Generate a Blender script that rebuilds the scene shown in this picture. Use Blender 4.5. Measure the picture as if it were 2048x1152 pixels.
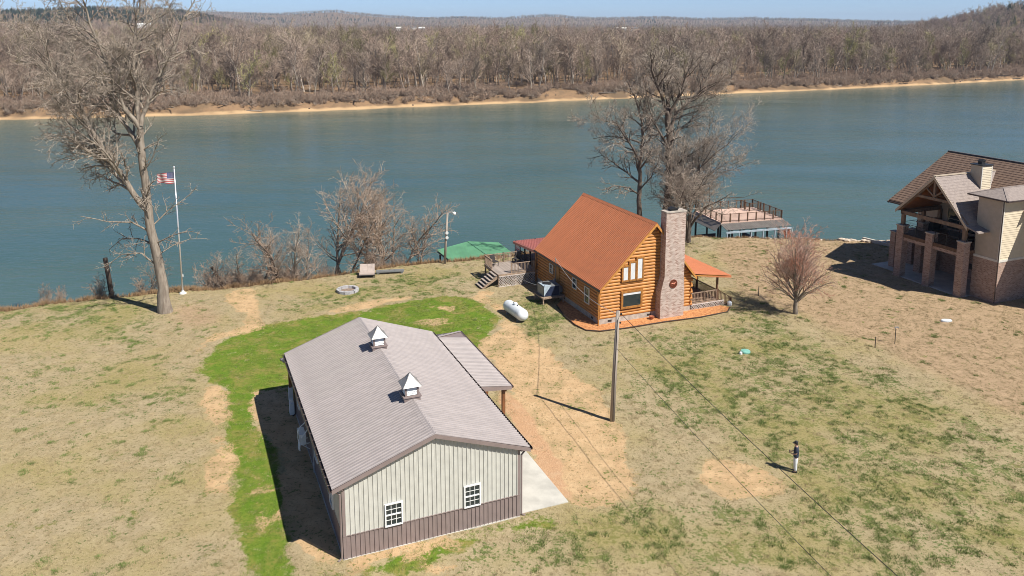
import bpy, bmesh, math, random
import numpy as np
R = math.radians
scn = bpy.context.scene
for o in list(bpy.data.objects): bpy.data.objects.remove(o)

# ---------------------------------------------------------------- camera
cam_d = bpy.data.cameras.new('camera'); cam = bpy.data.objects.new('camera', cam_d)
scn.collection.objects.link(cam); scn.camera = cam
cam.location = (0, 0, 24); cam.rotation_euler = (R(90 - 9.776), 0, 0)
cam_d.sensor_fit = 'HORIZONTAL'; cam_d.sensor_width = 36.0
cam_d.lens = 36.0 * 1621 / 2048; cam_d.shift_x = 0.0; cam_d.shift_y = -(576 - 326.4) / 2048
cam_d.clip_start = 0.5; cam_d.clip_end = 40000
# ---------------------------------------------------------------- sky, sun, exposure
SUN_EL, SUN_AZ = 50.0, math.atan2(0.52, -0.38)          # azimuth measured from +y towards +x
SUN = np.array([0.815 * math.cos(R(SUN_EL)), -0.58 * math.cos(R(SUN_EL)), math.sin(R(SUN_EL))])
w = bpy.data.worlds.new('World'); scn.world = w; w.use_nodes = True
nt = w.node_tree; bg = nt.nodes['Background']
sky = nt.nodes.new('ShaderNodeTexSky'); sky.sky_type = 'NISHITA'; sky.sun_disc = False
sky.sun_elevation = R(SUN_EL); sky.sun_rotation = math.atan2(SUN[0], SUN[1])
sky.air_density = 0.52; sky.dust_density = 0.0; sky.ozone_density = 4.0; sky.altitude = 1500
nt.links.new(sky.outputs[0], bg.inputs[0]); bg.inputs[1].default_value = 0.08
sl = bpy.data.lights.new('sun', 'SUN'); sl.energy = 4.9; sl.angle = R(0.55); sl.color = (1, 0.95, 0.86)
so = bpy.data.objects.new('sun', sl); scn.collection.objects.link(so)
from mathutils import Vector
so.rotation_euler = Vector(SUN).to_track_quat('Z', 'Y').to_euler()
so.location = (60, -40, 90)
scn.view_settings.view_transform = 'Standard'; scn.view_settings.look = 'None'
scn.view_settings.gamma = 1; scn.view_settings.exposure = 0.56
scn.view_settings.use_curve_mapping = False
scn.cycles.pixel_filter_type = 'BLACKMAN_HARRIS'; scn.cycles.filter_width = 0.95

# ---------------------------------------------------------------- helpers
COL = scn.collection
BA = 0.395                                              # the three buildings stand parallel
A1 = np.array([-math.sin(BA), math.cos(BA)]); A2 = np.array([math.cos(BA), math.sin(BA)])

def tag(o, label, cat, group=None, kind=None):
    if label: o['label'] = label
    if cat: o['category'] = cat
    if group: o['group'] = group
    if kind: o['kind'] = kind
    return o
def empty(name, loc, rz=0, label=None, cat=None, group=None):
    o = bpy.data.objects.new(name, None); COL.objects.link(o)
    o.location = loc; o.rotation_euler = (0, 0, rz); o.empty_display_size = .3
    return tag(o, label, cat, group)

class MB:
    def __init__(s): s.v = []; s.f = []; s.m = []; s.sm = False
    def add(s, vs, fs, mi=0):
        n = len(s.v); s.v += [tuple(map(float, p)) for p in vs]
        s.f += [tuple(i + n for i in f) for f in fs]; s.m += [mi] * len(fs); return s
    def box(s, a, b, mi=0):
        x0, y0, z0 = a; x1, y1, z1 = b
        return s.add([(x0,y0,z0),(x1,y0,z0),(x1,y1,z0),(x0,y1,z0),(x0,y0,z1),(x1,y0,z1),(x1,y1,z1),(x0,y1,z1)],
                     [(0,3,2,1),(4,5,6,7),(0,1,5,4),(1,2,6,5),(2,3,7,6),(3,0,4,7)], mi)
    def beam(s, p, q, wx, wz, mi=0, up=(0,0,1)):
        p = np.array(p, float); q = np.array(q, float); d = q - p; d /= np.linalg.norm(d)
        u = np.array(up, float)
        if abs(d @ u) > .99: u = np.array([1., 0, 0])
        a = np.cross(d, u); a /= np.linalg.norm(a); b = np.cross(a, d)
        a *= wx / 2; b *= wz / 2
        return s.add([p-a-b, p+a-b, p+a+b, p-a+b, q-a-b, q+a-b, q+a+b, q-a+b],
                     [(0,1,2,3),(7,6,5,4),(0,4,5,1),(1,5,6,2),(2,6,7,3),(3,7,4,0)], mi)
    def prism(s, poly, vec, mi=0):
        n = len(poly); vec = np.array(vec, float)
        vs = [np.array(p, float) for p in poly]; vs += [p + vec for p in vs]
        fs = [tuple(range(n))[::-1], tuple(range(n, 2*n))]
        fs += [(i, (i+1) % n, n + (i+1) % n, n + i) for i in range(n)]
        return s.add(vs, fs, mi)
    def tube(s, pts, rad, k=6, mi=0, cap=True):
        pts = [np.array(p, float) for p in pts]; n = len(pts)
        if np.isscalar(rad): rad = [rad] * n
        vs = []; ref = None
        for i in range(n):
            d = pts[min(i+1, n-1)] - pts[max(i-1, 0)]; d = d / (np.linalg.norm(d) + 1e-9)
            if ref is None: ref = np.array([1., 0, 0]) if abs(d[0]) < .8 else np.array([0, 1., 0])
            a = np.cross(d, ref); a /= np.linalg.norm(a) + 1e-9; b = np.cross(d, a); ref = np.cross(a, d) * 1.0
            ref = -ref if ref @ np.array([1., .3, .2]) < 0 and i == 0 else ref
            for j in range(k):
                t = 2 * math.pi * j / k
                vs.append(pts[i] + (a * math.cos(t) + b * math.sin(t)) * rad[i])
        fs = [(i*k+j, i*k+(j+1) % k, (i+1)*k+(j+1) % k, (i+1)*k+j) for i in range(n-1) for j in range(k)]
        if cap: fs += [tuple(range(k))[::-1], tuple((n-1)*k + j for j in range(k))]
        return s.add(vs, fs, mi)
    def lathe(s, prof, c=(0,0,0), k=16, axis='z', mi=0):
        vs = []
        for r_, h in prof:
            for j in range(k):
                t = 2*math.pi*j/k; x, y = r_*math.cos(t), r_*math.sin(t)
                p = (x, y, h) if axis == 'z' else ((h, x, y) if axis == 'x' else (x, h, y))
                vs.append((p[0]+c[0], p[1]+c[1], p[2]+c[2]))
        n = len(prof)
        fs = [(i*k+j, i*k+(j+1) % k, (i+1)*k+(j+1) % k, (i+1)*k+j) for i in range(n-1) for j in range(k)]
        fs += [tuple(range(k))[::-1], tuple((n-1)*k+j for j in range(k))]
        return s.add(vs, fs, mi)
    def mesh(s, name, mats, smooth=False):
        me = bpy.data.meshes.new(name); me.from_pydata(s.v, [], s.f); me.update()
        for m in (mats if isinstance(mats, (list, tuple)) else [mats]): me.materials.append(m)
        if any(s.m): me.polygons.foreach_set('material_index', s.m)
        if smooth: me.polygons.foreach_set('use_smooth', [True] * len(me.polygons))
        return me
    def obj(s, name, mats, parent=None, smooth=False, fix=True):
        me = s.mesh(name, mats, smooth)
        if fix:
            bm = bmesh.new(); bm.from_mesh(me); bmesh.ops.recalc_face_normals(bm, faces=bm.faces); bm.to_mesh(me); bm.free()
        return link(name, me, parent)
def link(name, me, parent=None, loc=None, rz=None):
    o = bpy.data.objects.new(name, me); COL.objects.link(o)
    if parent is not None: o.parent = parent
    if loc is not None: o.location = loc
    if rz is not None: o.rotation_euler = (0, 0, rz)
    return o
def copy_tree(o, parent=None):
    c = o.copy(); COL.objects.link(c); c.parent = parent
    for ch in o.children: copy_tree(ch, c)
    return c

# ---------------------------------------------------------------- materials
def new_mat(name):
    m = bpy.data.materials.new(name); m.use_nodes = True
    return m, m.node_tree.nodes, m.node_tree.links, m.node_tree.nodes['Principled BSDF']
def node(nodes, kind, **kw):
    n = nodes.new(kind)
    for k, v in kw.items():
        if k.startswith('i_'): n.inputs[k[2:].replace('_', ' ')].default_value = v
        else: setattr(n, k, v)
    return n
def mixc(nodes, links, fac, a, b, mode='MIX'):
    n = nodes.new('ShaderNodeMix'); n.data_type = 'RGBA'; n.blend_type = mode
    for i, v in ((0, fac), (6, a), (7, b)):
        if hasattr(v, 'is_output'): links.new(v, n.inputs[i])
        else: n.inputs[i].default_value = (*v, 1) if isinstance(v, tuple) and len(v) == 3 else v
    return n.outputs[2]
def math_(nodes, links, op, a, b=None, c=None, clamp=False):
    n = nodes.new('ShaderNodeMath'); n.operation = op; n.use_clamp = clamp
    for i, v in enumerate((a, b, c)):
        if v is None: continue
        if hasattr(v, 'is_output'): links.new(v, n.inputs[i])
        else: n.inputs[i].default_value = v
    return n.outputs[0]
def noise(nodes, links, vec, scale, detail=3, rough=.55, dist=0):
    n = nodes.new('ShaderNodeTexNoise'); n.inputs['Scale'].default_value = scale
    n.inputs['Detail'].default_value = detail; n.inputs['Roughness'].default_value = rough; n.inputs['Distortion'].default_value = dist
    if vec is not None: links.new(vec, n.inputs['Vector'])
    return n.outputs['Fac']
def ramp(nodes, links, fac, lo, hi):
    n = nodes.new('ShaderNodeMapRange'); n.interpolation_type = 'SMOOTHSTEP'
    links.new(fac, n.inputs[0]); n.inputs[1].default_value = lo; n.inputs[2].default_value = hi
    return n.outputs[0]
def plain(name, col, rough=.6, metal=0, var=.12, scale=3., bump=.0, bscale=30., col2=None, stretch=None, spec=.5, rnd=0):
    m, N, L, P = new_mat(name)
    tc = N.new('ShaderNodeTexCoord').outputs['Object']
    if stretch:
        mp = N.new('ShaderNodeMapping'); mp.inputs['Scale'].default_value = stretch; L.new(tc, mp.inputs[0]); tc = mp.outputs[0]
    f = noise(N, L, tc, scale, 4)
    c2 = col2 or tuple(c * (1 - var * 2) for c in col)
    c1 = col if col2 else tuple(min(1, c * (1 + var)) for c in col)
    c = mixc(N, L, ramp(N, L, f, .3, .7), c1, c2)
    if rnd:
        oi = N.new('ShaderNodeObjectInfo').outputs['Random']
        v = math_(N, L, 'MULTIPLY_ADD', oi, rnd, 1 - rnd / 2)
        hs = N.new('ShaderNodeHueSaturation'); L.new(c, hs.inputs['Color']); L.new(v, hs.inputs['Value']); c = hs.outputs[0]
    L.new(c, P.inputs['Base Color']); P.inputs['Roughness'].default_value = rough; P.inputs['Metallic'].default_value = metal
    P.inputs['Specular IOR Level'].default_value = spec
    if bump:
        b = N.new('ShaderNodeBump'); b.inputs['Strength'].default_value = bump; b.inputs['Distance'].default_value = .02
        L.new(noise(N, L, tc, bscale, 3), b.inputs['Height']); L.new(b.outputs[0], P.inputs['Normal'])
    return m
def brick_mat(name, c1, c2, mortar, bw=.22, bh=.075, ms=.012):
    m, N, L, P = new_mat(name)
    tc = N.new('ShaderNodeTexCoord'); geo = N.new('ShaderNodeNewGeometry')
    sx = N.new('ShaderNodeSeparateXYZ'); L.new(tc.outputs['Object'], sx.inputs[0])
    sn = N.new('ShaderNodeSeparateXYZ'); 
    vt = N.new('ShaderNodeVectorTransform'); vt.vector_type = 'NORMAL'; vt.convert_from = 'WORLD'; vt.convert_to = 'OBJECT'
    L.new(geo.outputs['True Normal'], vt.inputs[0]); L.new(vt.outputs[0], sn.inputs[0])
    ax = math_(N, L, 'GREATER_THAN', math_(N, L, 'ABSOLUTE', sn.outputs[0]), .6)
    u = N.new('ShaderNodeMix'); u.data_type = 'FLOAT'; L.new(ax, u.inputs[0]); L.new(sx.outputs[0], u.inputs[2]); L.new(sx.outputs[1], u.inputs[3])
    cv = N.new('ShaderNodeCombineXYZ'); L.new(u.outputs[0], cv.inputs[0]); L.new(sx.outputs[2], cv.inputs[1])
    b = N.new('ShaderNodeTexBrick'); L.new(cv.outputs[0], b.inputs['Vector'])
    b.inputs['Scale'].default_value = 1; b.inputs['Brick Width'].default_value = bw; b.inputs['Row Height'].default_value = bh
    b.inputs['Mortar Size'].default_value = ms; b.inputs['Bias'].default_value = 0
    b.inputs['Color1'].default_value = (*c1, 1); b.inputs['Color2'].default_value = (*c2, 1); b.inputs['Mortar'].default_value = (*mortar, 1)
    f = noise(N, L, tc.outputs['Object'], 2.2, 4)
    c = mixc(N, L, math_(N, L, 'MULTIPLY', ramp(N, L, f, .45, .75), .35), b.outputs[0], tuple(x * .6 for x in c2), 'MIX')
    L.new(c, P.inputs['Base Color']); P.inputs['Roughness'].default_value = .85
    bp = N.new('ShaderNodeBump'); bp.inputs['Strength'].default_value = .5; bp.inputs['Distance'].default_value = .015
    L.new(math_(N, L, 'SUBTRACT', 1.0, b.outputs['Fac']), bp.inputs['Height']); L.new(bp.outputs[0], P.inputs['Normal'])
    return m
def glass(name, col=(.02, .03, .035), rough=.05):
    m, N, L, P = new_mat(name); P.inputs['Base Color'].default_value = (*col, 1); P.inputs['Roughness'].default_value = rough
    P.inputs['Specular IOR Level'].default_value = .8; return m

MT = {}
MT['taupe'] = plain('taupe_metal', (.235, .185, .175), .42, .0, .05, 2.0, rnd=.05)
MT['roof_taupe'] = plain('taupe_roof_metal', (.365, .325, .315), .42, .1, .06, 1.2, rnd=.05)
MT['white_metal'] = plain('ivory_wall_metal', (.51, .505, .46), .45, 0, .05, 1.5, rnd=.04)
MT['trim_dark'] = plain('dark_brown_trim', (.055, .038, .035), .45, 0, .1)
MT['white'] = plain('white_paint', (.78, .79, .78), .45, 0, .04)
MT['offwhite'] = plain('offwhite_paint', (.62, .60, .55), .55, 0, .06)
MT['glass'] = glass('window_glass')
MT['blind'] = plain('white_blind', (.62, .64, .66), .5, 0, .05, 4)
MT['galv'] = plain('galvanised_roof', (.30, .29, .285), .42, .3, .08)
MT['post_wood'] = plain('stained_post', (.17, .065, .022), .6, 0, .2, 6, stretch=(1, 1, .15))
MT['concrete'] = plain('concrete', (.50, .48, .43), .85, 0, .09, .9, .2, 25)
MT['concrete2'] = plain('foundation_block', (.42, .37, .32), .9, 0, .12, 3, .3, 30)
MT['log'] = plain('honey_log', (.50, .215, .052), .55, 0, .14, 5, .3, 14, stretch=(.25, .25, 2.0), rnd=.14)
MT['log_side'] = plain('honey_log_end', (.46, .20, .055), .6, 0, .2, 9, .3, 14, rnd=.15)
MT['trim_wood'] = plain('window_trim_wood', (.36, .155, .035), .55, 0, .15, 6, stretch=(1, 1, .3))
MT['fascia'] = plain('fascia_wood', (.52, .235, .055), .55, 0, .1, 5)
MT['roof_orange'] = plain('copper_orange_roof', (.46, .165, .075), .42, .05, .05, 1.2, rnd=.05)
MT['roof_pink'] = plain('faded_red_roof', (.56, .20, .155), .45, .0, .07, 1.5, rnd=.05)
MT['deck_wood'] = plain('weathered_deck', (.30, .215, .155), .8, 0, .18, 5, .2, 20, rnd=.2)
MT['deck_grey'] = plain('greyed_boards', (.36, .30, .26), .8, 0, .15, 5, rnd=.2)
MT['rail_dark'] = plain('stained_rail', (.125, .066, .036), .7, 0, .2, 6, rnd=.1)
MT['lattice'] = plain('pale_lattice', (.52, .46, .42), .75, 0, .1)
MT['screen'] = plain('dark_screen', (.012, .014, .016), .5, 0, .1)
MT['steel_dark'] = plain('dark_steel', (.03, .03, .032), .45, .3, .1)
MT['steel_grey'] = plain('grey_unit_steel', (.22, .23, .235), .5, .2, .08)
MT['navy'] = plain('navy_coil_panel', (.022, .032, .07), .5, .1, .1)
MT['brick_ch'] = brick_mat('chimney_brick', (.27, .155, .12), (.56, .44, .38), (.50, .44, .39), .24, .085, .012)
MT['brick_h'] = brick_mat('house_brick', (.21, .11, .08), (.44, .30, .24), (.40, .33, .28), .24, .085, .012)
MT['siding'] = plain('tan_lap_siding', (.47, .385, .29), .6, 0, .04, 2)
MT['siding_lit'] = plain('tan_lap_siding_lit', (.60, .52, .39), .6, 0, .04, 2)  # the tan siding again, sunlight painted in as a lighter colour
MT['shingle'] = plain('brown_shingle', (.115, .07, .05), .9, 0, .3, 6, .5, 30, col2=(.19, .125, .09))
MT['shingle_g'] = plain('grey_shingle', (.23, .19, .175), .9, 0, .2, 5, .5, 30, col2=(.30, .25, .225))
MT['shingle_d'] = plain('slate_shingle', (.085, .085, .095), .9, 0, .2, 5, .4, 30)
MT['timber'] = plain('grey_brown_timber', (.20, .135, .09), .75, 0, .15, 5, stretch=(1, 1, .3))
MT['soffit'] = plain('stained_ceiling', (.25, .092, .03), .6, 0, .15, 6, stretch=(.3, 3, 1))
MT['green_roof'] = plain('green_metal_roof', (.115, .29, .165), .5, 0, .08, .5, rnd=.03)
MT['pole_wood'] = plain('weathered_pole', (.34, .29, .245), .85, 0, .2, 5, .4, 20, stretch=(2, 2, .12))
MT['pole_dark'] = plain('dark_piling', (.055, .038, .028), .85, 0, .2, 5, .4, 20, stretch=(2, 2, .2))
MT['alu'] = plain('aluminium', (.72, .73, .75), .35, .6, .04)
MT['copper'] = plain('rusty_copper', (.33, .10, .055), .5, .4, .2, 8)
MT['tank'] = plain('tank_white', (.70, .74, .78), .4, 0, .05, 2)
MT['stone'] = plain('pale_riprap', (.50, .42, .34), .9, 0, .2, 2, .4, 9, rnd=.5)
MT['block'] = plain('grey_fire_block', (.42, .41, .42), .9, 0, .12, 6, .3, 20, rnd=.25)
MT['ash'] = plain('ash_bed', (.30, .22, .17), .95, 0, .3, 8)
MT['terracotta'] = plain('terracotta', (.36, .115, .05), .7, 0, .12)
MT['mulch'] = plain('orange_mulch', (.60, .29, .115), .95, 0, .2, 7, 1., 12, col2=(.36, .135, .045))
MT['edging'] = plain('dark_edging', (.05, .028, .018), .8, 0, .1)
MT['wicker'] = plain('lounge_cushion', (.42, .35, .31), .85, 0, .06, 6)
MT['fabric_dark'] = plain('dark_chair', (.03, .026, .026), .8, 0, .2)
MT['pink_deck'] = plain('pink_deck_coating', (.60, .42, .34), .8, 0, .06, .8)
MT['seam_grey'] = plain('grey_standing_seam', (.15, .135, .125), .5, .1, .1, 2)
MT['steel_blue'] = plain('pale_blue_steel', (.42, .50, .57), .5, .1, .08)
MT['teal_lid'] = plain('teal_lid', (.20, .46, .38), .5, 0, .08)
MT['cable'] = plain('black_cable', (.02, .02, .02), .5)
MT['cable_l'] = plain('pale_cable', (.45, .45, .46), .5)
MT['flag_red'] = plain('flag_red', (.42, .055, .06), .8, 0, .1)
MT['flag_white'] = plain('flag_white', (.66, .62, .62), .8, 0, .06)
MT['flag_blue'] = plain('flag_blue', (.07, .085, .21), .8, 0, .1)
MT['skin'] = plain('skin', (.50, .29, .21), .55, 0, .05)
MT['shirt'] = plain('navy_shirt', (.035, .045, .075), .85, 0, .15, 8)
MT['pants'] = plain('white_trousers', (.70, .71, .74), .8, 0, .06, 8)
MT['hair'] = plain('dark_hair', (.03, .018, .012), .7)
MT['black'] = plain('black_plastic', (.012, .012, .013), .4)
MT['bark'] = plain('pale_bark', (.31, .265, .215), .9, 0, .2, 2.5, .6, 14, col2=(.17, .135, .105), stretch=(2.5, 2.5, .4))
MT['bark_d'] = plain('dark_bark', (.16, .125, .10), .9, 0, .2, 2.5, .6, 14, col2=(.09, .07, .055), stretch=(2.5, 2.5, .4))
MT['twig'] = plain('pale_twig', (.36, .30, .245), .9, 0, .2, 1.5)
MT['twig_d'] = plain('dark_twig', (.13, .10, .085), .9, 0, .2, 1.5)
MT['twig_r'] = plain('red_bud_twig', (.46, .20, .12), .9, 0, .2, .6, col2=(.40, .30, .26))
MT['brush'] = plain('dry_brush', (.30, .20, .14), .9, 0, .25, .8, col2=(.36, .29, .23), rnd=.4)
MT['drygrass'] = plain('dry_bank_grass', (.36, .23, .12), .95, 0, .2, .6, col2=(.24, .16, .09))
def forest_mat(name, a, b, c):
    m, N, L, P = new_mat(name)
    oi = N.new('ShaderNodeObjectInfo').outputs['Random']
    x = mixc(N, L, ramp(N, L, oi, 0, .6), a, b)
    x = mixc(N, L, ramp(N, L, oi, .82, .97), x, c)
    pos = N.new('ShaderNodeNewGeometry').outputs['Position']; pn = noise(N, L, pos, .011, 3)
    x = mixc(N, L, math_(N, L, 'MULTIPLY', ramp(N, L, pn, .56, .72), .55), x, (.27, .165, .14)); x = mixc(N, L, math_(N, L, 'MULTIPLY', ramp(N, L, pn, .44, .30), .45), x, (.29, .26, .15))
    hs = N.new('ShaderNodeHueSaturation'); L.new(x, hs.inputs['Color'])
    v = math_(N, L, 'FRACT', math_(N, L, 'MULTIPLY', oi, 17.31)); L.new(math_(N, L, 'MULTIPLY_ADD', v, .85, .58), hs.inputs['Value'])
    L.new(hs.outputs[0], P.inputs['Base Color']); P.inputs['Roughness'].default_value = .95; P.inputs['Specular IOR Level'].default_value = .1
    return m
MT['far_twig'] = forest_mat('far_twigs', (.27, .20, .155), (.32, .25, .20), (.30, .27, .13))
MT['far_bark'] = forest_mat('far_bark', (.20, .16, .13), (.30, .26, .22), (.26, .22, .17))
MT['pine'] = forest_mat('pine_needles', (.030, .052, .022), (.045, .07, .03), (.06, .075, .03))

# ================================================================ GROUND
BANK = [(-420, 30), (-200, 48), (-90, 58), (-60, 62), (-43.4, 65.9), (-40.2, 67.7), (-34.6, 69.8), (-29.7, 71.2), (-25.6, 72.2), (-20.1, 74.4), (-15.9, 76.7),
        (-11.3, 79.2), (-6.8, 80.3), (-1.2, 81.6), (5, 84.5), (12, 88.2), (21.7, 90.2), (27.3, 89.6), (35, 88.9), (38.3, 88.9), (41.6, 88.0), (48, 89), (60, 91), (110, 99), (420, 150)]
bx_, by_ = np.array(BANK).T
def bank_y(x): return np.interp(x, bx_, by_)
WATER = -6.0
def vnoise(x, y, s, seed=0):
    x = np.asarray(x) / s; y = np.asarray(y) / s
    xi = np.floor(x).astype(int); yi = np.floor(y).astype(int); fx = x - xi; fy = y - yi
    fx = fx*fx*(3-2*fx); fy = fy*fy*(3-2*fy)
    def h(a, b):
        n = (a * 374761393 + b * 668265263 + seed * 974711) & 0x7fffffff
        n = ((n ^ (n >> 13)) * 1274126177) & 0x7fffffff
        return ((n ^ (n >> 16)) & 0xffff) / 65535.
    return (h(xi,yi)*(1-fx)+h(xi+1,yi)*fx)*(1-fy) + (h(xi,yi+1)*(1-fx)+h(xi+1,yi+1)*fx)*fy
def fbm(x, y, s, o=4, seed=0):
    t = 0; a = 1; n = 0
    for k in range(o): t = t + a * vnoise(x, y, s, seed + k); n += a; a *= .55; s *= .48
    return t / n
def near_z(x, y):
    d = y - bank_y(x) + (fbm(x, y, 3., 3, 5) - .5) * 1.6          # metres past the bank edge
    d = np.where(x < -45, d, d)
    z = np.interp(d, [-3, -.6, .4, 1.6, 5, 8, 14, 60], [0, -.03, -.25, -1.2, -4.2, -6.0, -8.0, -11])
    z = z + np.where(d < 9, (fbm(x, y, 6., 3, 2) - .5) * .16 + (fbm(x, y, .9, 2, 9) - .5) * .05, 0)
    return z
def axis(lo, hi, step, flo, fhi, g=1.12):
    a = list(np.arange(lo, hi + 1e-6, step)); s = step
    while a[-1] < fhi: s *= g; a.append(a[-1] + s)
    s = step
    while a[0] > flo: s *= g; a.insert(0, a[0] - s)
    return np.array(a)
gx = axis(-46, 58, .25, -420, 420); gy = axis(29, 97, .25, -120, 150)
GX, GY = np.meshgrid(gx, gy); GZ = near_z(GX, GY)
def grid_mesh(name, X, Y, Z):
    ny, nx = X.shape
    v = np.stack([X, Y, Z], -1).reshape(-1, 3)
    i = np.arange((ny-1)*(nx-1)); r_, c_ = i // (nx-1), i % (nx-1); a = r_*nx + c_
    f = np.stack([a, a+1, a+nx+1, a+nx], -1)
    me = bpy.data.meshes.new(name); me.vertices.add(len(v)); me.vertices.foreach_set('co', v.ravel())
    me.loops.add(f.size); me.loops.foreach_set('vertex_index', f.ravel()); me.polygons.add(len(f))
    me.polygons.foreach_set('loop_start', np.arange(len(f))*4); me.polygons.foreach_set('loop_total', np.full(len(f), 4))
    me.polygons.foreach_set('use_smooth', np.ones(len(f), bool)); me.update(); me.validate(); return me
gme = grid_mesh('ground', GX, GY, GZ)
def inside(poly, X, Y):
    r_ = np.zeros(X.shape, bool); n = len(poly)
    for i in range(n):
        x0, y0 = poly[i]; x1, y1 = poly[(i+1) % n]
        if y0 == y1: continue
        c = (y0 > Y) != (y1 > Y)
        r_ ^= c & (X < (x1-x0) * (Y-y0) / (y1-y0) + x0)
    return r_
def blur(a, n=2):
    for _ in range(n):
        a = (np.roll(a,1,0)+np.roll(a,-1,0)+a)/3; a = (np.roll(a,1,1)+np.roll(a,-1,1)+a)/3
    return a
def mask(polys, n=2, wob=.6, seed=0):
    X = GX + (fbm(GX, GY, 2.2, 3, seed+3) - .5) * 2 * wob; Y = GY + (fbm(GX, GY, 2.2, 3, seed+31) - .5) * 2 * wob
    m = np.zeros(GX.shape)
    for p in polys: m = np.maximum(m, inside(p, X, Y).astype(float))
    return blur(m, n)
LUSH = [[(-11.6,32.15),(-12.81,33.91),(-14.11,37.38),(-14.66,38.76),(-15.82,41.76),(-16.97,44.66),(-18.02,47.23),(-18.85,50.08),(-20.22,51.59),(-21.57,53.26),(-22.39,55.93),(-22.31,58.37),(-21.35,60.18),(-20.23,61.76),(-19.35,62.31),(-17.88,63.77),(-15.99,64.71),(-13.68,65.3),(-11.58,66.65),(-10.06,67.8),(-9.13,68.06),(-7.43,68.58),(-5.54,69.38),(-3.93,68.58),(-2.8,67.93),(-1.83,65.91),(-1.2,63.66),(-1.39,61.01),(-1.99,58.86),(-2.56,57.79),(-4.36,53.68),(-13.71,49.07),(-16.72,49.79),(-16.24,48.24),(-14.69,44.66),(-13.41,42.89),(-12.37,40.18),(-11.18,37.38),(-10.32,35.07),(-10.63,33.55),(-9.35,32.12),(-9.97,31.22)]]
LUSH += [[(-7.14,32.12),(-5.96,33.03),(-3.81,34.09),(-2.22,34.72),(-0.58,35.81),(1.38,36.41),(2.87,36.62),(2.71,36.01),(0.38,35.1),(-1.5,34.46),(-2.73,33.55),(-3.84,32.12)]]
DIRT = [[(-3.99,69.65),(-2.48,68.58),(-1.03,66.78),(-0.16,61.76),(1.93,58.17),(3.75,54.1),(5.68,50.52),(6.21,46.71),(6.31,42.83),(6.85,39.04),(5.26,37.9),(3.69,37.47),(2.84,37.9),(0.61,43.96),(-0.47,51.28),(-2.42,58.17),(-1.07,61.01),(-0.87,64),(-1.68,66.78)],
        [(10.12,40.13),(11.82,41.5),(13.46,41.24),(14.28,39.04),(12.77,38.21),(11.16,37.77),(10.36,38.9)],
        [(-26.14,71.04),(-24.45,71.89),(-22.55,68.32),(-20.78,63.43),(-19.83,61.22),(-21.59,59.97),(-22.88,58.17),(-22.86,56.11),(-23.46,57.22),(-22.76,59.97),(-21.59,61.76),(-22.31,64.59),(-24.18,67.67)],
        [(-20.8,52.06),(-18.49,49.79),(-17.86,47.03),(-16.93,43.96),(-15.56,41.24),(-14.44,38.58),(-15.2,38.67),(-16.07,39.27),(-16.84,40.98),(-17.16,43.39),(-18.24,46.39),(-19.8,49.07)],
        [(-14.48,42.56),(-13.42,39.75),(-12.44,37.47),(-11.63,35.81),(-11.73,35.41),(-12.36,36.21),(-13.69,39.75)],
        [(-16.91,50.52),(-15.07,51.43),(-12.72,46.39),(-9.98,39.75),(-7.6,33.27),(-8.8,33.55),(-9.85,34.09),(-10.43,35.41),(-11.35,37.9),(-12.74,41.24),(-13.61,43.39),(-15.33,46.39)],
        [(-8.13,63.09),(-6.78,63.89),(-5.5,63.43),(-4.8,62.75),(-5.61,62.31),(-7.05,62.53)],
        [(-11.23,63.77),(-10.37,64.35),(-9.68,64.47),(-9.87,63.77),(-10.84,63.43)],
        [(-6.7,66.53),(-5.35,66.78),(-4.57,66.16),(-5.06,65.79),(-6.15,66.16)],
        [(-7.57,33.13),(-5.22,34.2),(-2.21,35.41),(-2.04,34.8),(-3.8,33.98),(-5.12,33.48),(-7.08,32.35)],
        [(-4.06,32.12),(-3.57,32.79),(-2.69,33.03),(-2.11,32.86),(-2.4,32.12)],
        [(-16.27,65.54),(-13.97,66.78),(-11.57,67.93),(-9.94,68.85),(-8.25,69.65),(-8.59,68.71),(-10.23,67.8),(-12.18,66.4),(-14.08,65.18)],
        [(-3.6,70.76),(-1.79,71.32),(-1.44,69.65),(-2.62,68.85)]]
BARE = [[(23.51,88.83),(30.58,89.7),(38.56,89.7),(58.93,84.31),(33.58,42.83),(30.68,49.79),(29.24,54.1),(27.12,58.17),(25.27,61.22),(23.73,64.82),(20.65,70.34),(21.42,80.57)],
        [(-29.1,64.82),(-28.3,67.03),(-26.04,66.78),(-23.99,63.43),(-24.79,61.22),(-27.43,62.31)]]
GRAV = [[(-1.15,51.66),(-0.3,51.28),(1.23,45.14),(2.39,41.5),(3.48,37.9),(3.19,37.47),(2.76,37.9),(1.4,40.98),(0.18,43.96)]]
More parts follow.
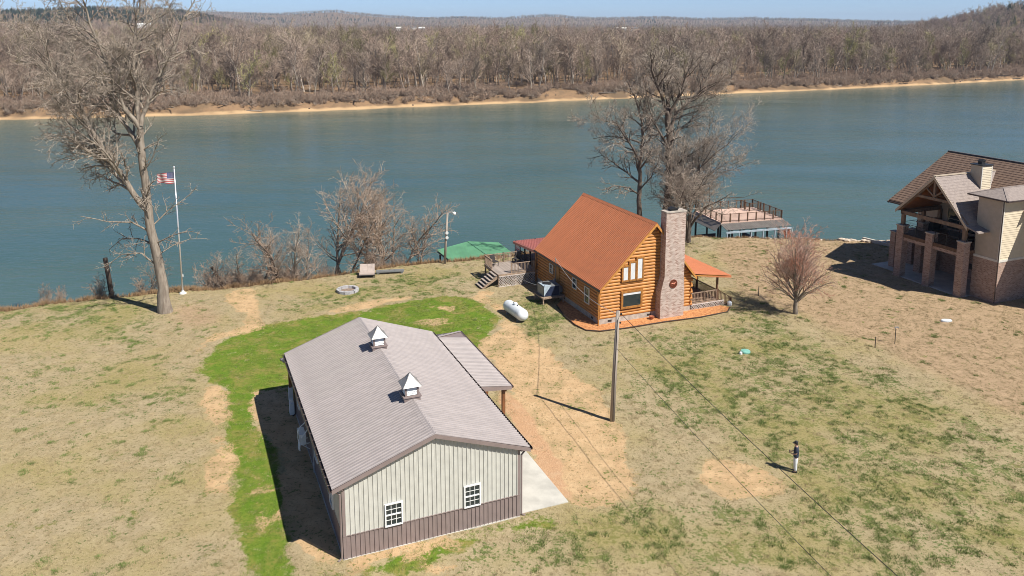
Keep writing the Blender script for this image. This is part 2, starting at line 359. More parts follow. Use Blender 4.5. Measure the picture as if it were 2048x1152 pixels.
SPEC = [(.46, [(10.74,62.31),(19.55,63.43),(22.98,57.22),(25.44,49.79),(27.87,42.83),(27.5,37.9),(23.72,32.12),(2.78,32.12),(-2.73,32.12),(-2.21,34.46),(2.6,36.21),(7.05,37.9),(9.56,37.68),(14.72,37.9),(14.78,41.24),(12.16,43.96),(9.52,47.03),(8.77,54.52)]),
        (.36, [(8.58,61.22),(12.16,61.22),(11.82,52.06),(11.4,45.76),(8.48,46.39),(7.18,50.52)]),
        (.40, [(-20.44,68.32),(-15.38,73.97),(-6.13,77.14),(-3.04,73.97),(-4.22,69.65),(-13.89,66.4),(-19.06,63.43)]),
        (.42, [(-42.92,73.97),(-32.48,69.65),(-28.51,63.43),(-27.01,57.22),(-35.56,59.16),(-40.69,61.22),(-43.53,65.79)]),
        (.30, [(-38.2,57.22),(-21.93,53.68),(-17.25,42.83),(-25.63,47.03),(-31.85,47.03)]),
        (.62, [(-0.18,68.32),(2.51,69.65),(4.35,63.43),(2.92,59.16),(1.04,61.76)]),
        (.5, [(18.32,68.32),(22.02,63.43),(24.09,58.17),(26.51,52.06),(29.94,43.96),(28.25,41.24),(25.1,49.07),(22.29,55.4),(18.73,63.43)])]
lush = mask(LUSH, 4, .6, 1); dirt = mask(DIRT, 4, 1.0, 7); bare = mask(BARE, 6, 1.2, 11); grav = mask(GRAV, 4, .8, 17)
spec = np.full(GX.shape, .16)
for v, p in SPEC: spec = np.maximum(spec, v * mask([p], 8, 1.5, 23))
spec = spec * (1 - .75 * bare)
past = np.clip((GY - bank_y(GX) + .8) / 1.5, 0, 1)
for nm, a in (('lush', lush), ('dirt', dirt), ('bare', bare), ('gravel', grav), ('speckle', spec), ('slope', past)):
    at = gme.attributes.new(nm, 'FLOAT', 'POINT'); at.data.foreach_set('value', a.ravel().astype(np.float32))
def ground_mat():
    m, N, L, P = new_mat('yard_ground')
    pos = N.new('ShaderNodeNewGeometry').outputs['Position']
    A = lambda n: node(N, 'ShaderNodeAttribute', attribute_name=n).outputs['Fac']
    n1 = noise(N, L, pos, .16, 4, .6); n2 = noise(N, L, pos, 1.1, 5, .65); n3 = noise(N, L, pos, 5.5, 4, .65); n4 = noise(N, L, pos, 24, 3, .6)
    n5 = noise(N, L, pos, .55, 4, .6, .4)
    tan = mixc(N, L, ramp(N, L, n2, .3, .7), (.39, .315, .195), (.27, .22, .13))
    tan = mixc(N, L, ramp(N, L, n1, .4, .68), tan, (.33, .27, .125))
    tan = mixc(N, L, math_(N, L, 'MULTIPLY', ramp(N, L, n3, .5, .66), .8), tan, (.165, .125, .06))
    tan = mixc(N, L, math_(N, L, 'MULTIPLY', ramp(N, L, n4, .5, .68), .6), tan, (.52, .42, .26))
    bare = mixc(N, L, ramp(N, L, n2, .3, .7), (.42, .30, .19), (.32, .23, .14))
    bare = mixc(N, L, math_(N, L, 'MULTIPLY', ramp(N, L, n3, .52, .64), .75), bare, (.18, .135, .065))
    c = mixc(N, L, A('bare'), tan, bare)
    # clumps of green in the dormant lawn
    gsum = math_(N, L, 'ADD', math_(N, L, 'MULTIPLY', n5, .38), math_(N, L, 'MULTIPLY', n2, .62))
    gsum = math_(N, L, 'ADD', gsum, math_(N, L, 'MULTIPLY', math_(N, L, 'SUBTRACT', n3, .5), .9))
    gf = ramp(N, L, math_(N, L, 'ADD', gsum, math_(N, L, 'MULTIPLY', A('speckle'), .36)), .66, .75)
    gcol = mixc(N, L, ramp(N, L, n3, .35, .7), (.14, .175, .05), (.075, .12, .03))
    gcol = mixc(N, L, ramp(N, L, n1, .45, .65), gcol, (.18, .18, .055))
    c = mixc(N, L, math_(N, L, 'MULTIPLY', gf, .85), c, gcol)
    ol = ramp(N, L, math_(N, L, 'ADD', math_(N, L, 'MULTIPLY', n1, .6), math_(N, L, 'MULTIPLY', A('speckle'), .5)), .36, .62)
    c = mixc(N, L, math_(N, L, 'MULTIPLY', ol, .38), c, (.20, .185, .06))
    # sand and lush strips with ragged edges
    wob = math_(N, L, 'ADD', math_(N, L, 'MULTIPLY', math_(N, L, 'SUBTRACT', n2, .5), 1.1), math_(N, L, 'MULTIPLY', math_(N, L, 'SUBTRACT', n3, .5), .7))
    lu = mixc(N, L, ramp(N, L, n2, .35, .68), (.105, .185, .016), (.165, .205, .030))
    lu = mixc(N, L, math_(N, L, 'MULTIPLY', ramp(N, L, n5, .46, .64), .85), lu, (.25, .205, .065))
    lu = mixc(N, L, math_(N, L, 'MULTIPLY', ramp(N, L, n3, .48, .66), .75), lu, (.075, .14, .014))
    wb2 = math_(N, L, 'ADD', wob, math_(N, L, 'MULTIPLY', math_(N, L, 'SUBTRACT', n5, .5), 1.3))
    lf = ramp(N, L, math_(N, L, 'ADD', A('lush'), math_(N, L, 'MULTIPLY', wb2, 1.15)), .34, .66)
    c = mixc(N, L, lf, c, lu)
    sand = mixc(N, L, ramp(N, L, n2, .3, .7), (.56, .39, .225), (.46, .305, .165))
    sand = mixc(N, L, math_(N, L, 'MULTIPLY', ramp(N, L, n5, .46, .64), .8), sand, (.38, .275, .15))
    sand = mixc(N, L, math_(N, L, 'MULTIPLY', ramp(N, L, n3, .54, .66), .8), sand, (.25, .18, .085))
    df = ramp(N, L, math_(N, L, 'ADD', math_(N, L, 'MULTIPLY', A('dirt'), 1.45), math_(N, L, 'MULTIPLY', wb2, 1.5)), .40, .64)
    c = mixc(N, L, df, c, sand)
    # a few green tufts survive in the sand
    c = mixc(N, L, math_(N, L, 'MULTIPLY', ramp(N, L, gsum, .60, .68), math_(N, L, 'MULTIPLY', df, .75)), c, (.105, .15, .03))
    gr = mixc(N, L, ramp(N, L, n4, .35, .65), (.56, .36, .215), (.40, .23, .125))
    gr = mixc(N, L, ramp(N, L, n2, .5, .7), gr, (.50, .33, .20))
    c = mixc(N, L, ramp(N, L, math_(N, L, 'ADD', A('gravel'), math_(N, L, 'MULTIPLY', wob, .6)), .35, .6), c, gr)
    sl = mixc(N, L, ramp(N, L, n2, .35, .65), (.34, .20, .10), (.15, .105, .065))
    c = mixc(N, L, ramp(N, L, math_(N, L, 'ADD', A('slope'), math_(N, L, 'MULTIPLY', wob, .7)), .3, .7), c, sl)
    L.new(c, P.inputs['Base Color']); P.inputs['Roughness'].default_value = 1; P.inputs['Specular IOR Level'].default_value = .15
    b = N.new('ShaderNodeBump'); b.inputs['Strength'].default_value = .9; b.inputs['Distance'].default_value = .07
    hsum = math_(N, L, 'ADD', math_(N, L, 'MULTIPLY', n3, .8), math_(N, L, 'MULTIPLY', n4, .45))
    L.new(math_(N, L, 'ADD', hsum, n2), b.inputs['Height']); L.new(b.outputs[0], P.inputs['Normal'])
    return m
gme.materials.append(ground_mat())
ground = link('ground', gme); tag(ground, None, None, None, 'structure')

# ---------------------------------------------------------------- river
def water_mat():
    m, N, L, P = new_mat('river_water')
    pos = N.new('ShaderNodeNewGeometry').outputs['Position']
    mp = N.new('ShaderNodeMapping'); mp.inputs['Scale'].default_value = (.55, 1.25, 1); mp.inputs['Rotation'].default_value = (0, 0, R(14)); L.new(pos, mp.inputs[0])
    a = noise(N, L, mp.outputs[0], .9, 4, .6, .3); b_ = noise(N, L, mp.outputs[0], .16, 3, .5); big = noise(N, L, mp.outputs[0], .012, 4, .55, .6)
    m2 = N.new('ShaderNodeMapping'); m2.inputs['Scale'].default_value = (.22, 1.3, 1); m2.inputs['Rotation'].default_value = (0, 0, R(-21)); L.new(pos, m2.inputs[0]); st = noise(N, L, m2.outputs[0], .035, 5, .6, .5)
    c = mixc(N, L, ramp(N, L, big, .35, .68), (.048, .098, .088), (.072, .122, .108))
    L.new(c, P.inputs['Base Color']); P.inputs['Roughness'].default_value = .14; P.inputs['IOR'].default_value = 1.33
    bp = N.new('ShaderNodeBump'); bp.inputs['Distance'].default_value = .35
    L.new(math_(N, L, 'ADD', math_(N, L, 'MULTIPLY_ADD', ramp(N, L, big, .3, .7), .22, .10), math_(N, L, 'MULTIPLY', ramp(N, L, st, .38, .66), .38)), bp.inputs['Strength'])
    L.new(math_(N, L, 'ADD', a, math_(N, L, 'MULTIPLY', b_, 1.4)), bp.inputs['Height']); L.new(bp.outputs[0], P.inputs['Normal'])
    return m
wx = np.array([-3000, -600, 0, 600, 3000.]); wy = np.array([20, 200, 500, 1000, 3000.])
WX, WY = np.meshgrid(wx, wy); wme = grid_mesh('river', WX, WY, np.full(WX.shape, WATER)); wme.materials.append(water_mat())
tag(link('river', wme), None, None, None, 'structure')

# ---------------------------------------------------------------- far shore, flood plain and hills
SH = np.array([(-3000, -160), (-1200, 120), (-500, 190), (-260, 232), (-161, 253), (-103, 267), (-23, 298), (57, 333), (157, 377), (276, 438), (420, 520), (800, 770), (3000, 2200)], float)
def shore_y(x): return np.interp(x, SH[:, 0], SH[:, 1])
def sky_line(px, tab): return np.interp(px, [t[0] for t in tab], [t[1] for t in tab])
RIDGES = [  # bearing (photo column of the summit line), metres above the camera; distance, width
    (2300, 520, [(-900, 20), (-300, 34), (0, 30), (100, 34), (200, 41), (330, 38), (400, 30), (450, 16), (500, 2), (560, -15), (700, -22)]),
    (1500, 330, [(1500, -24), (1740, -18), (1850, 0), (1900, 8), (1950, 17), (2000, 25), (2048, 32), (2200, 32), (2600, 40)]),
    (5200, 800, [(-600, 40), (200, 55), (480, 62), (560, 55), (620, 64), (680, 74), (720, 58), (780, 42), (850, 30), (920, 40), (1000, 28), (1060, 44), (1110, 50), (1160, 36), (1230, 34), (1320, 42), (1400, 30), (1480, 34), (1560, 26), (1640, 20), (1740, 6), (1900, 10), (2400, 20)]),
    (8200, 900, [(-600, 90), (450, 110), (520, 95), (700, 60), (1000, 55), (1300, 50), (1500, 34), (1700, 22), (1850, 30), (2048, 40), (2600, 60)])]
def far_z(x, y):
    t = (y - shore_y(x)) * .92 + (fbm(x, y, 14., 3, 41) - .5) * 5
    z = np.interp(t, [-60, -6, 0, 3, 5, 8, 30, 300, 1200, 3000], [-14, -7.5, -6.05, -5.3, -4.5, -2.9, -2.0, -1.5, 0, 1])
    z = z + np.where(t > 6, (fbm(x, y, 16., 3, 51) - .5) * 1.6, 0)
    d = np.hypot(x, y); px = 1024 + 1621 * x / np.maximum(y, 1)
    for D, wd, tab in RIDGES:
        top = 24 + sky_line(px, tab) + (fbm(x, y, 420., 3, int(D)) - .5) * 14 * (D / 4000)
        g = np.exp(-((d - D) / wd) ** 2)
        g = np.where(d > D, np.maximum(g, .45 * np.exp(-((d - D) / (wd * 3)) ** 2)), g)
        z = z + np.maximum(top - 6 - 3, 0) * g
    return z
fa = np.linspace(-1.15, 1.15, 420); ft = np.concatenate([np.linspace(-60, 40, 60), 40 * np.geomspace(1.03, 260, 190)])
y0 = np.full(fa.shape, 300.)
for _ in range(200): y0 = .5 * y0 + .5 * np.clip(shore_y(fa * y0), 120, 4000)
FA, FT = np.meshgrid(fa, ft); FY = y0[None, :] + FT; FX = FA * FY; FZ = far_z(FX, FY)
fme = grid_mesh('far_shore', FX, FY, FZ)
def far_mat():
    m, N, L, P = new_mat('far_land')
    pos = N.new('ShaderNodeNewGeometry').outputs['Position']; sx = N.new('ShaderNodeSeparateXYZ'); L.new(pos, sx.inputs[0])
    n1 = noise(N, L, pos, .12, 4); n2 = noise(N, L, pos, .9, 4); n3 = noise(N, L, pos, .004, 4)
    floor = mixc(N, L, ramp(N, L, n1, .35, .65), (.26, .165, .095), (.15, .105, .066))
    floor = mixc(N, L, math_(N, L, 'MULTIPLY', ramp(N, L, n2, .5, .7), .6), floor, (.15, .105, .065))
    sand = mixc(N, L, ramp(N, L, n1, .35, .7), (.50, .34, .19), (.40, .26, .145))
    c = mixc(N, L, ramp(N, L, math_(N, L, 'ADD', sx.outputs[2], math_(N, L, 'MULTIPLY', n1, 1.6)), -4.95, -4.25), sand, floor)
    c = mixc(N, L, ramp(N, L, sx.outputs[2], -6.2, -5.7), (.20, .15, .09), c)
    L.new(c, P.inputs['Base Color']); P.inputs['Roughness'].default_value = 1; P.inputs['Specular IOR Level'].default_value = .1
    return m
fme.materials.append(far_mat()); tag(link('far_shore', fme), None, None, None, 'structure')

# ================================================================ TREES
def nrm(d):
    l = math.sqrt(d[0]*d[0]+d[1]*d[1]+d[2]*d[2]) + 1e-9; return (d[0]/l, d[1]/l, d[2]/l)
def cross(a, b): return (a[1]*b[2]-a[2]*b[1], a[2]*b[0]-a[0]*b[2], a[0]*b[1]-a[1]*b[0])
class Tree:
    def __init__(s, seed, cut=2, maxlev=4, dens=(1.1, 1.6, 2.6), ratio=(.0, .42, .42, .45), up=.10, wig=.16, ang=(32, 62), rmin=.012, flat=False):
        s.r = random.Random(seed); s.trunk = MB(); s.crown = MB(); s.cut = cut; s.maxlev = maxlev
        s.dens = dens; s.ratio = ratio; s.up = up; s.wig = wig; s.ang = ang; s.rmin = rmin; s.flat = flat
    def ring(s, mb, pts, rad, k):
        n0 = len(mb.v); n = len(pts); ref = (1., 0, 0)
        for i in range(n):
            a, b = pts[max(i-1, 0)], pts[min(i+1, n-1)]
            d = nrm((b[0]-a[0], b[1]-a[1], b[2]-a[2]))
            if abs(d[0]*ref[0]+d[1]*ref[1]+d[2]*ref[2]) > .95: ref = (0, 1., 0) if abs(d[1]) < .9 else (0, 0, 1.)
            u = nrm(cross(d, ref)); v = cross(d, u); q = rad[i]
            for j in range(k):
                t = 6.2832*j/k; c, sn = math.cos(t)*q, math.sin(t)*q
                mb.v.append((pts[i][0]+u[0]*c+v[0]*sn, pts[i][1]+u[1]*c+v[1]*sn, pts[i][2]+u[2]*c+v[2]*sn))
        for i in range(n-1):
            for j in range(k):
                mb.f.append((n0+i*k+j, n0+i*k+(j+1) % k, n0+(i+1)*k+(j+1) % k, n0+(i+1)*k+j)); mb.m.append(0)
    def sliver(s, p, d, L, w):
        q = (p[0]+d[0]*L, p[1]+d[1]*L, p[2]+d[2]*L)
        rv = nrm((s.r.gauss(0,1), s.r.gauss(0,1), s.r.gauss(0,1))); u = nrm(cross(d, rv)); n = len(s.crown.v); w /= 2
        s.crown.v += [(p[0]-u[0]*w, p[1]-u[1]*w, p[2]-u[2]*w), (p[0]+u[0]*w, p[1]+u[1]*w, p[2]+u[2]*w), q]
        s.crown.f.append((n, n+1, n+2)); s.crown.m.append(0)
    def side(s, d):
        g = s.r.gauss; rv = nrm((g(0,1), g(0,1), g(0,1))); u = nrm(cross(d, rv))
        a = R(s.r.uniform(*s.ang)); c, sn = math.cos(a), math.sin(a)
        return nrm((d[0]*c+u[0]*sn, d[1]*c+u[1]*sn, d[2]*c+u[2]*sn))
    def kids(s, pts, rad, lev, L, t0=.22):
        if lev >= s.maxlev: return
        n = max(1, int(L * s.dens[min(lev, len(s.dens)-1)] + s.r.random()))
        m = len(pts) - 1
        for k in range(n):
            t = t0 + (1 - t0) * (k + s.r.random()) / n
            x = min(t * m, m - 1e-4); i = int(x); f = x - i; a, b = pts[i], pts[i+1]
            p = tuple(a[j] + (b[j]-a[j])*f for j in range(3)); d = nrm(tuple(b[j]-a[j] for j in range(3)))
            rr = rad[i] + (rad[i+1]-rad[i])*f
            cl = L * s.ratio[min(lev+1, len(s.ratio)-1)] * s.r.uniform(.6, 1.25) * (1.15 - .5*t)
            s.grow(p, s.side(d), cl, min(rr * .62, .05 + .022 * cl), lev + 1)
    def grow(s, p, d, L, r, lev):
        if L < .12: return
        if s.flat and lev >= s.maxlev: s.sliver(p, d, L, s.flat); return
        n = 2 if lev >= s.maxlev else max(3, min(8, int(L / .55) + 1))
        g = s.r.gauss; pts = [p]; rad = [max(r, s.rmin)]; r1 = max(r * .25, s.rmin * .7)
        for i in range(n):
            d = nrm((d[0]+g(0, s.wig), d[1]+g(0, s.wig), d[2]+g(0, s.wig)+s.up))
            q = pts[-1]; st = L / n; pts.append((q[0]+d[0]*st, q[1]+d[1]*st, q[2]+d[2]*st)); rad.append(max(r + (r1-r)*(i+1)/n, s.rmin*.7))
        s.ring(s.trunk if lev < s.cut else s.crown, pts, rad, 6 if lev == 0 else (5 if lev == 1 else (4 if lev == 2 else 3)))
        s.kids(pts, rad, lev, L)
    def limb(s, pts, r0, r1, lev=0, k=8, depth=0., t0=.15, span=None, flare=0):
        # a limb whose course is known: subdivided, swung in depth, then covered with side growth
        P = [np.array(p, float) for p in pts]; out = []
        tot = sum(np.linalg.norm(P[i+1]-P[i]) for i in range(len(P)-1)); acc = 0
        for i in range(len(P)-1):
            L = np.linalg.norm(P[i+1]-P[i]); m = max(1, int(L / .7))
            for j in range(m):
                t = (acc + L*j/m) / tot; q = P[i] + (P[i+1]-P[i])*j/m; q = q + np.array([s.r.gauss(0,.05), depth*t + s.r.gauss(0,.05), 0]); out.append(tuple(q))
            acc += L
        out.append(tuple(P[-1] + np.array([0, depth, 0])))
        n = len(out); rad = [r0 + (r1-r0)*(i/(n-1))**.8 for i in range(n)]
        if flare:
            for i in range(min(4, n)): rad[i] *= 1 + flare * (1 - i/4)**2
        s.ring(s.trunk, out, rad, k)
        s.kids(out, rad, lev, tot if span is None else span, t0)
    def build(s, name, label, cat, bark, twig, base, group=None, rz=0):
        e = empty(name, base, rz, label, cat, group); b = np.array(base)
        for nm, mb, mt in (('trunk', s.trunk, bark), ('crown', s.crown, twig)):
            mb.v = [(x-b[0], y-b[1], z-b[2]) for x, y, z in mb.v]
            me = mb.mesh(nm, mt, True); link(nm, me, e)
        return e

# ---- tall pale tree on the lawn edge, left
T = Tree(3, dens=(1.9, 2.8, 3.8), ratio=(0, .30, .44, .5), up=.05, wig=.17, rmin=.018)
def lz(*a): return a
Y1 = 65.2
trunk_pts = [(-29.24,65.2,-0.03),(-29.33,65.2,2.29),(-29.43,65.2,3.54),(-29.61,65.2,5.27),(-29.82,65.2,7.23),(-30.02,65.2,9.66),(-30.09,65.2,13),(-30.12,65.2,15.59)]
T.limb(trunk_pts, .45, .27, 0, 12, 0, .35, 7, flare=.4)
for pts, r0, r1, dp in (
    ([(-30.18,65.2,8.81),(-31,65.2,10.38),(-31.8,65.2,12.05),(-32.72,65.2,13.71),(-33.49,65.2,15.59),(-34.13,65.2,17.45),(-34.93,65.2,18.83),(-35.61,65.2,20.21),(-35.89,65.2,22.03),(-36.18,65.2,23.83)], .27, .05, -2.5),
    ([(-30.15,65.2,13.71),(-31.28,65.2,15.59),(-32.32,65.2,16.99),(-33.32,65.2,18.83),(-34.8,65.2,20.21),(-36.01,65.2,20.78),(-37.33,65.2,22.48),(-38.47,65.2,23.6)], .22, .045, 2.5),
    ([(-34.31,65.2,18.03),(-35.58,65.2,19.29),(-36.61,65.2,20.55),(-38.16,65.2,21.01),(-39.46,65.2,21.8)], .11, .03, -1.5),
    ([(-30.07,65.2,15.59),(-31.03,65.2,17.22),(-31.5,65.2,18.6),(-31.71,65.2,20.21),(-32.24,65.2,22.03),(-32.75,65.2,24.05),(-33.12,65.2,26.27),(-33.21,65.2,27.81)], .20, .04, -2.),
    ([(-30.12,65.2,15.59),(-30.38,65.2,18.14),(-30.54,65.2,20.44),(-30.44,65.2,23.15),(-29.99,65.2,25.39),(-29.62,65.2,27.81)], .22, .04, 1.5),
    ([(-30.06,65.2,15.82),(-29.46,65.2,18.14),(-28.65,65.2,19.75),(-27.86,65.2,21.12),(-27.06,65.2,22.7),(-26.66,65.2,24.5),(-25.69,65.2,26.05)], .20, .04, 2.),
    ([(-28.11,65.2,20.78),(-26.93,65.2,21.35),(-25.72,65.2,22.25),(-24.97,65.2,23.38)], .09, .03, 1.),
    ([(-30.52,65.2,21.57),(-29.53,65.2,23.15),(-28.07,65.2,24.5),(-26.81,65.2,26.27)], .09, .03, 1.),
    ([(-32.15,65.2,21.8),(-33.85,65.2,23.15),(-34.83,65.2,24.94),(-35,65.2,26.72)], .10, .03, -1.5),
    ([(-31.8,65.2,12.05),(-33.56,65.2,13.36),(-35.16,65.2,13.71),(-36.75,65.2,13)], .09, .025, -1.),
    ([(-32.66,65.2,13.59),(-34.86,65.2,14.53),(-37.15,65.2,14.89),(-38.82,65.2,14.42)], .08, .025, 1.5),
    ([(-29.96,65.2,6.99),(-31.19,65.2,7.96),(-32.82,65.2,8.2),(-34.54,65.2,8.81)], .09, .025, -2.),
    ([(-29.62,65.2,4.16),(-30.69,65.2,5.27),(-32.12,65.2,5.27),(-33.64,65.2,4.16)], .09, .025, -1.),
    ([(-29.8,65.2,6.01),(-31.32,65.2,6.25),(-33.01,65.2,6.01),(-34.78,65.2,4.78)], .07, .02, 2.5),
    ([(-29.8,65.2,7.47),(-28.53,65.2,8.69),(-27.28,65.2,9.66),(-26.53,65.2,10.38)], .07, .02, 1.5),
    ([(-29.56,65.2,6.01),(-27.95,65.2,6.86),(-26.74,65.2,7.23),(-25.66,65.2,7.47)], .07, .02, -1.5),
    ([(-29.46,65.2,5.02),(-28.27,65.2,5.76),(-27.3,65.2,6.01),(-26.12,65.2,5.88)], .06, .02, 2.),
    ([(-30.16,65.2,12.05),(-29,65.2,13.47),(-28.31,65.2,14.89),(-27.58,65.2,15.36)], .06, .02, -1.)):
    T.limb(pts, r0, r1, 0, 7, dp, .1)
T.build('bare_hardwood_tree', 'tall pale bare tree leaning over the lawn beside the flagpole', 'tree', MT['bark'], MT['twig'], (trunk_pts[0][0], Y1, -.1))

# ---- trees on the bank behind the log house
T = Tree(11, dens=(2.3, 3.0, 4.0), ratio=(0, .42, .45, .5), up=.06, wig=.18, rmin=.021)
p0 = [(17.31,88,1.63),(17.31,88,3.61),(17.37,88,6.2),(17.26,88,9.47),(17.21,88,12.3),(17.05,88,14.1)]
T.limb(p0, .50, .34, 0, 10, 0, .45, 6, flare=.3)
for pts, r0, r1, dp in (
    ([(17.07,88,13.9),(16.57,88,15.5),(16.03,88,16.68),(15.41,88,17.77),(14.87,88,19.14),(14.53,88,21)], .24, .05, -2),
    ([(17.05,88,14.1),(16.95,88,15.89),(16.7,88,17.47),(17.03,88,19.44),(17.35,88,21.58)], .22, .05, 2),
    ([(17.13,88,13.9),(17.66,88,15.5),(18.3,88,16.88),(18.64,88,18.46),(19.35,88,20.41)], .22, .05, -1),
    ([(17.23,88,12.1),(17.99,88,14.3),(19.54,88,15.5),(20.68,88,16.68),(21.41,88,18.06),(22.41,88,20.02)], .22, .05, 2),
    ([(17.16,88,10.68),(16.07,88,12.3),(15.23,88,13.7),(14.5,88,15.1),(14.15,88,16.88)], .18, .04, -2.5),
    ([(17.25,88,10.48),(18.26,88,12.3),(19.63,88,13.1),(20.78,88,14.1),(22.14,88,14.9)], .16, .04, 3),
    ([(17.31,88,7.84),(18.56,88,9.47),(19.92,88,10.68),(21.28,88,11.69)], .12, .03, -3),
    ([(17.28,88,7.02),(15.99,88,8.25),(14.95,88,9.47),(14.32,88,10.68)], .11, .03, 3)):
    T.limb(pts, r0, r1, 0, 7, dp, .12)
T.build('bare_hardwood_tree', 'tall dark bare tree standing directly behind the brick chimney', 'tree', MT['bark_d'], MT['twig'], (p0[0][0], 88, -.6))
T = Tree(12, dens=(2.4, 3.0, 4.0), ratio=(0, .40, .45, .5), up=.06, wig=.19, rmin=.020)
p0 = [(14.06,87,1.06),(14.06,87,3.33),(13.92,87,6.4),(13.96,87,9.23),(14.09,87,11.63),(14,87,13.62),(13.55,87,15.2),(13.12,87,16.38),(12.4,87,17.84)]
T.limb(p0, .36, .06, 0, 9, 0, .4, 9, flare=.3)
for pts, r0, r1, dp in (
    ([(13.92,87,9.23),(12.97,87,10.84),(11.94,87,12.43),(11.03,87,13.62),(9.75,87,13.82),(8.16,87,14.81)], .15, .03, -2),
    ([(13.95,87,6.81),(12.65,87,7.82),(11.23,87,8.83),(10.03,87,9.63),(8.84,87,9.23)], .13, .03, 2),
    ([(13.94,87,5.58),(12.68,87,6.4),(11.08,87,6.81),(9.69,87,6.4)], .11, .03, -2),
    ([(14.05,87,13.22),(14.24,87,15),(14.58,87,16.77),(14.14,87,18.52)], .13, .03, 1),
    ([(14.01,87,11.24),(12.75,87,11.63),(10.97,87,11.83),(9,87,11.44)], .10, .03, 2),
    ([(13.93,87,5.99),(15.04,87,7.62),(15.59,87,9.23),(15.75,87,10.44)], .09, .03, -2)):
    T.limb(pts, r0, r1, 0, 6, dp, .12)
T.build('bare_hardwood_tree', 'slim dark bare tree rising behind the ridge of the log house roof', 'tree', MT['bark_d'], MT['twig'], (p0[0][0], 87, -.6))
T = Tree(13, dens=(1.35, 2.3, 3.3), ratio=(0, .42, .45, .5), up=.05, wig=.2, rmin=.018)
for pts, r0, r1, dp in (
    ([(19.38,86.5,0.26),(19.36,86.5,3.65),(19.54,86.5,6.7),(20.25,86.5,8.92),(21.38,86.5,10.12),(22.91,86.5,11.31),(23.83,86.5,12.5)], .22, .03, -1.5),
    ([(19.54,86.5,0.26),(19.62,86.5,4.67),(20.73,86.5,6.7),(22.27,86.5,7.91),(23.8,86.5,8.92),(25.07,86.5,9.32)], .20, .03, 2),
    ([(19.22,86.5,0.26),(18.82,86.5,4.67),(18.51,86.5,7.71),(18.25,86.5,9.72),(18.53,86.5,12.89)], .18, .03, 2.5),
    ([(19.52,86.5,2.01),(20.82,86.5,4.47),(22.56,86.5,5.69),(24.53,86.5,5.99)], .15, .03, -3),
    ([(19.25,86.5,1.19),(18.63,86.5,4.47),(17.57,86.5,6.5),(16.51,86.5,8.51),(15.65,86.5,10.91)], .15, .03, -2.5),
    ([(19.54,86.5,5.69),(20.64,86.5,8.92),(21.68,86.5,12.5),(22.48,86.5,14.27)], .14, .03, 3),
    ([(19.5,86.5,3.65),(21.17,86.5,5.69),(23.29,86.5,7.11),(24.65,86.5,7.71)], .12, .03, 4),
    ([(19.26,86.5,2.42),(18.26,86.5,3.65),(16.83,86.5,4.67),(15.21,86.5,5.69)], .12, .03, -4)):
    T.limb(pts, r0, r1, 0, 7, dp, .12)
T.build('bare_spreading_tree', 'many-stemmed dark bare tree spreading behind the right of the chimney', 'tree', MT['bark_d'], MT['twig'], (19.38,86.5,0.26))

# ---- small ornamental tree with reddish buds
T = Tree(21, cut=2, dens=(2.1, 3.4, 4.6), ratio=(0, .40, .46, .5), up=.06, wig=.15, ang=(20, 52), rmin=.0125)
b0 = np.array([23.77, 64.82, 0]); T.limb([b0 + (0, 0, -.1), b0 + (-.04, 0, .7), b0 + (-.02, 0, 1.5)], .17, .14, 0, 9, 0, .8, 1.5, flare=.25)
for k in range(22):
    a = k * 2.399; ti = R(8 + 66 * ((k * .7549) % 1)); L = 5.3 * (1 - .15 * ((k * .37) % 1)) * (1.0 if ti < R(32) else (.82 if ti < R(56) else .66))
    d = np.array([math.cos(a) * math.sin(ti), math.sin(a) * math.sin(ti), math.cos(ti)]); s0 = b0 + (-.02, 0, 1.0 + .4 * ((k * .71) % 1))
    T.limb([s0, s0 + d * L * .3 + (0, 0, .25), s0 + d * L * .65 + (0, 0, .45), s0 + d * L + (0, 0, .45)], .065, .012, 0, 5, 0, .12)
T.build('ornamental_tree', 'small round bare tree with reddish buds on the lawn between the houses', 'tree', MT['bark'], MT['twig_r'], (23.77, 64.82, 0))

# ---- saplings and brush on the near bank
def sapling(seed, h, bark, twig, spread=1.):
    T = Tree(seed, cut=1, maxlev=3, dens=(2.8, 3.4, 3.8), ratio=(0, .36*spread, .46, .5), up=.035, wig=.14, ang=(30, 62), rmin=.013)
    T.grow((0, 0, -.2), nrm((T.r.gauss(0,.14), T.r.gauss(0,.12), 1.1)), h, .035 + h * .011, 0)
    return T.trunk.mesh('trunk', bark, True), T.crown.mesh('crown', twig, True)
SAP = [sapling(100 + i, 7., *((MT['bark'], MT['twig']) if i % 2 else (MT['bark_d'], MT['brush'])), spread=(1.1, .8, 1.3, .9)[i % 4]) for i in range(6)]
def put_tree(name, label, cat, meshes, loc, rz, sc, group):
    e = empty(name, loc, rz, label, cat, group); e.scale = (sc, sc, sc)
    for nm, me in zip(('trunk', 'crown'), meshes): link(nm, me, e)
    return e
rs = random.Random(5)
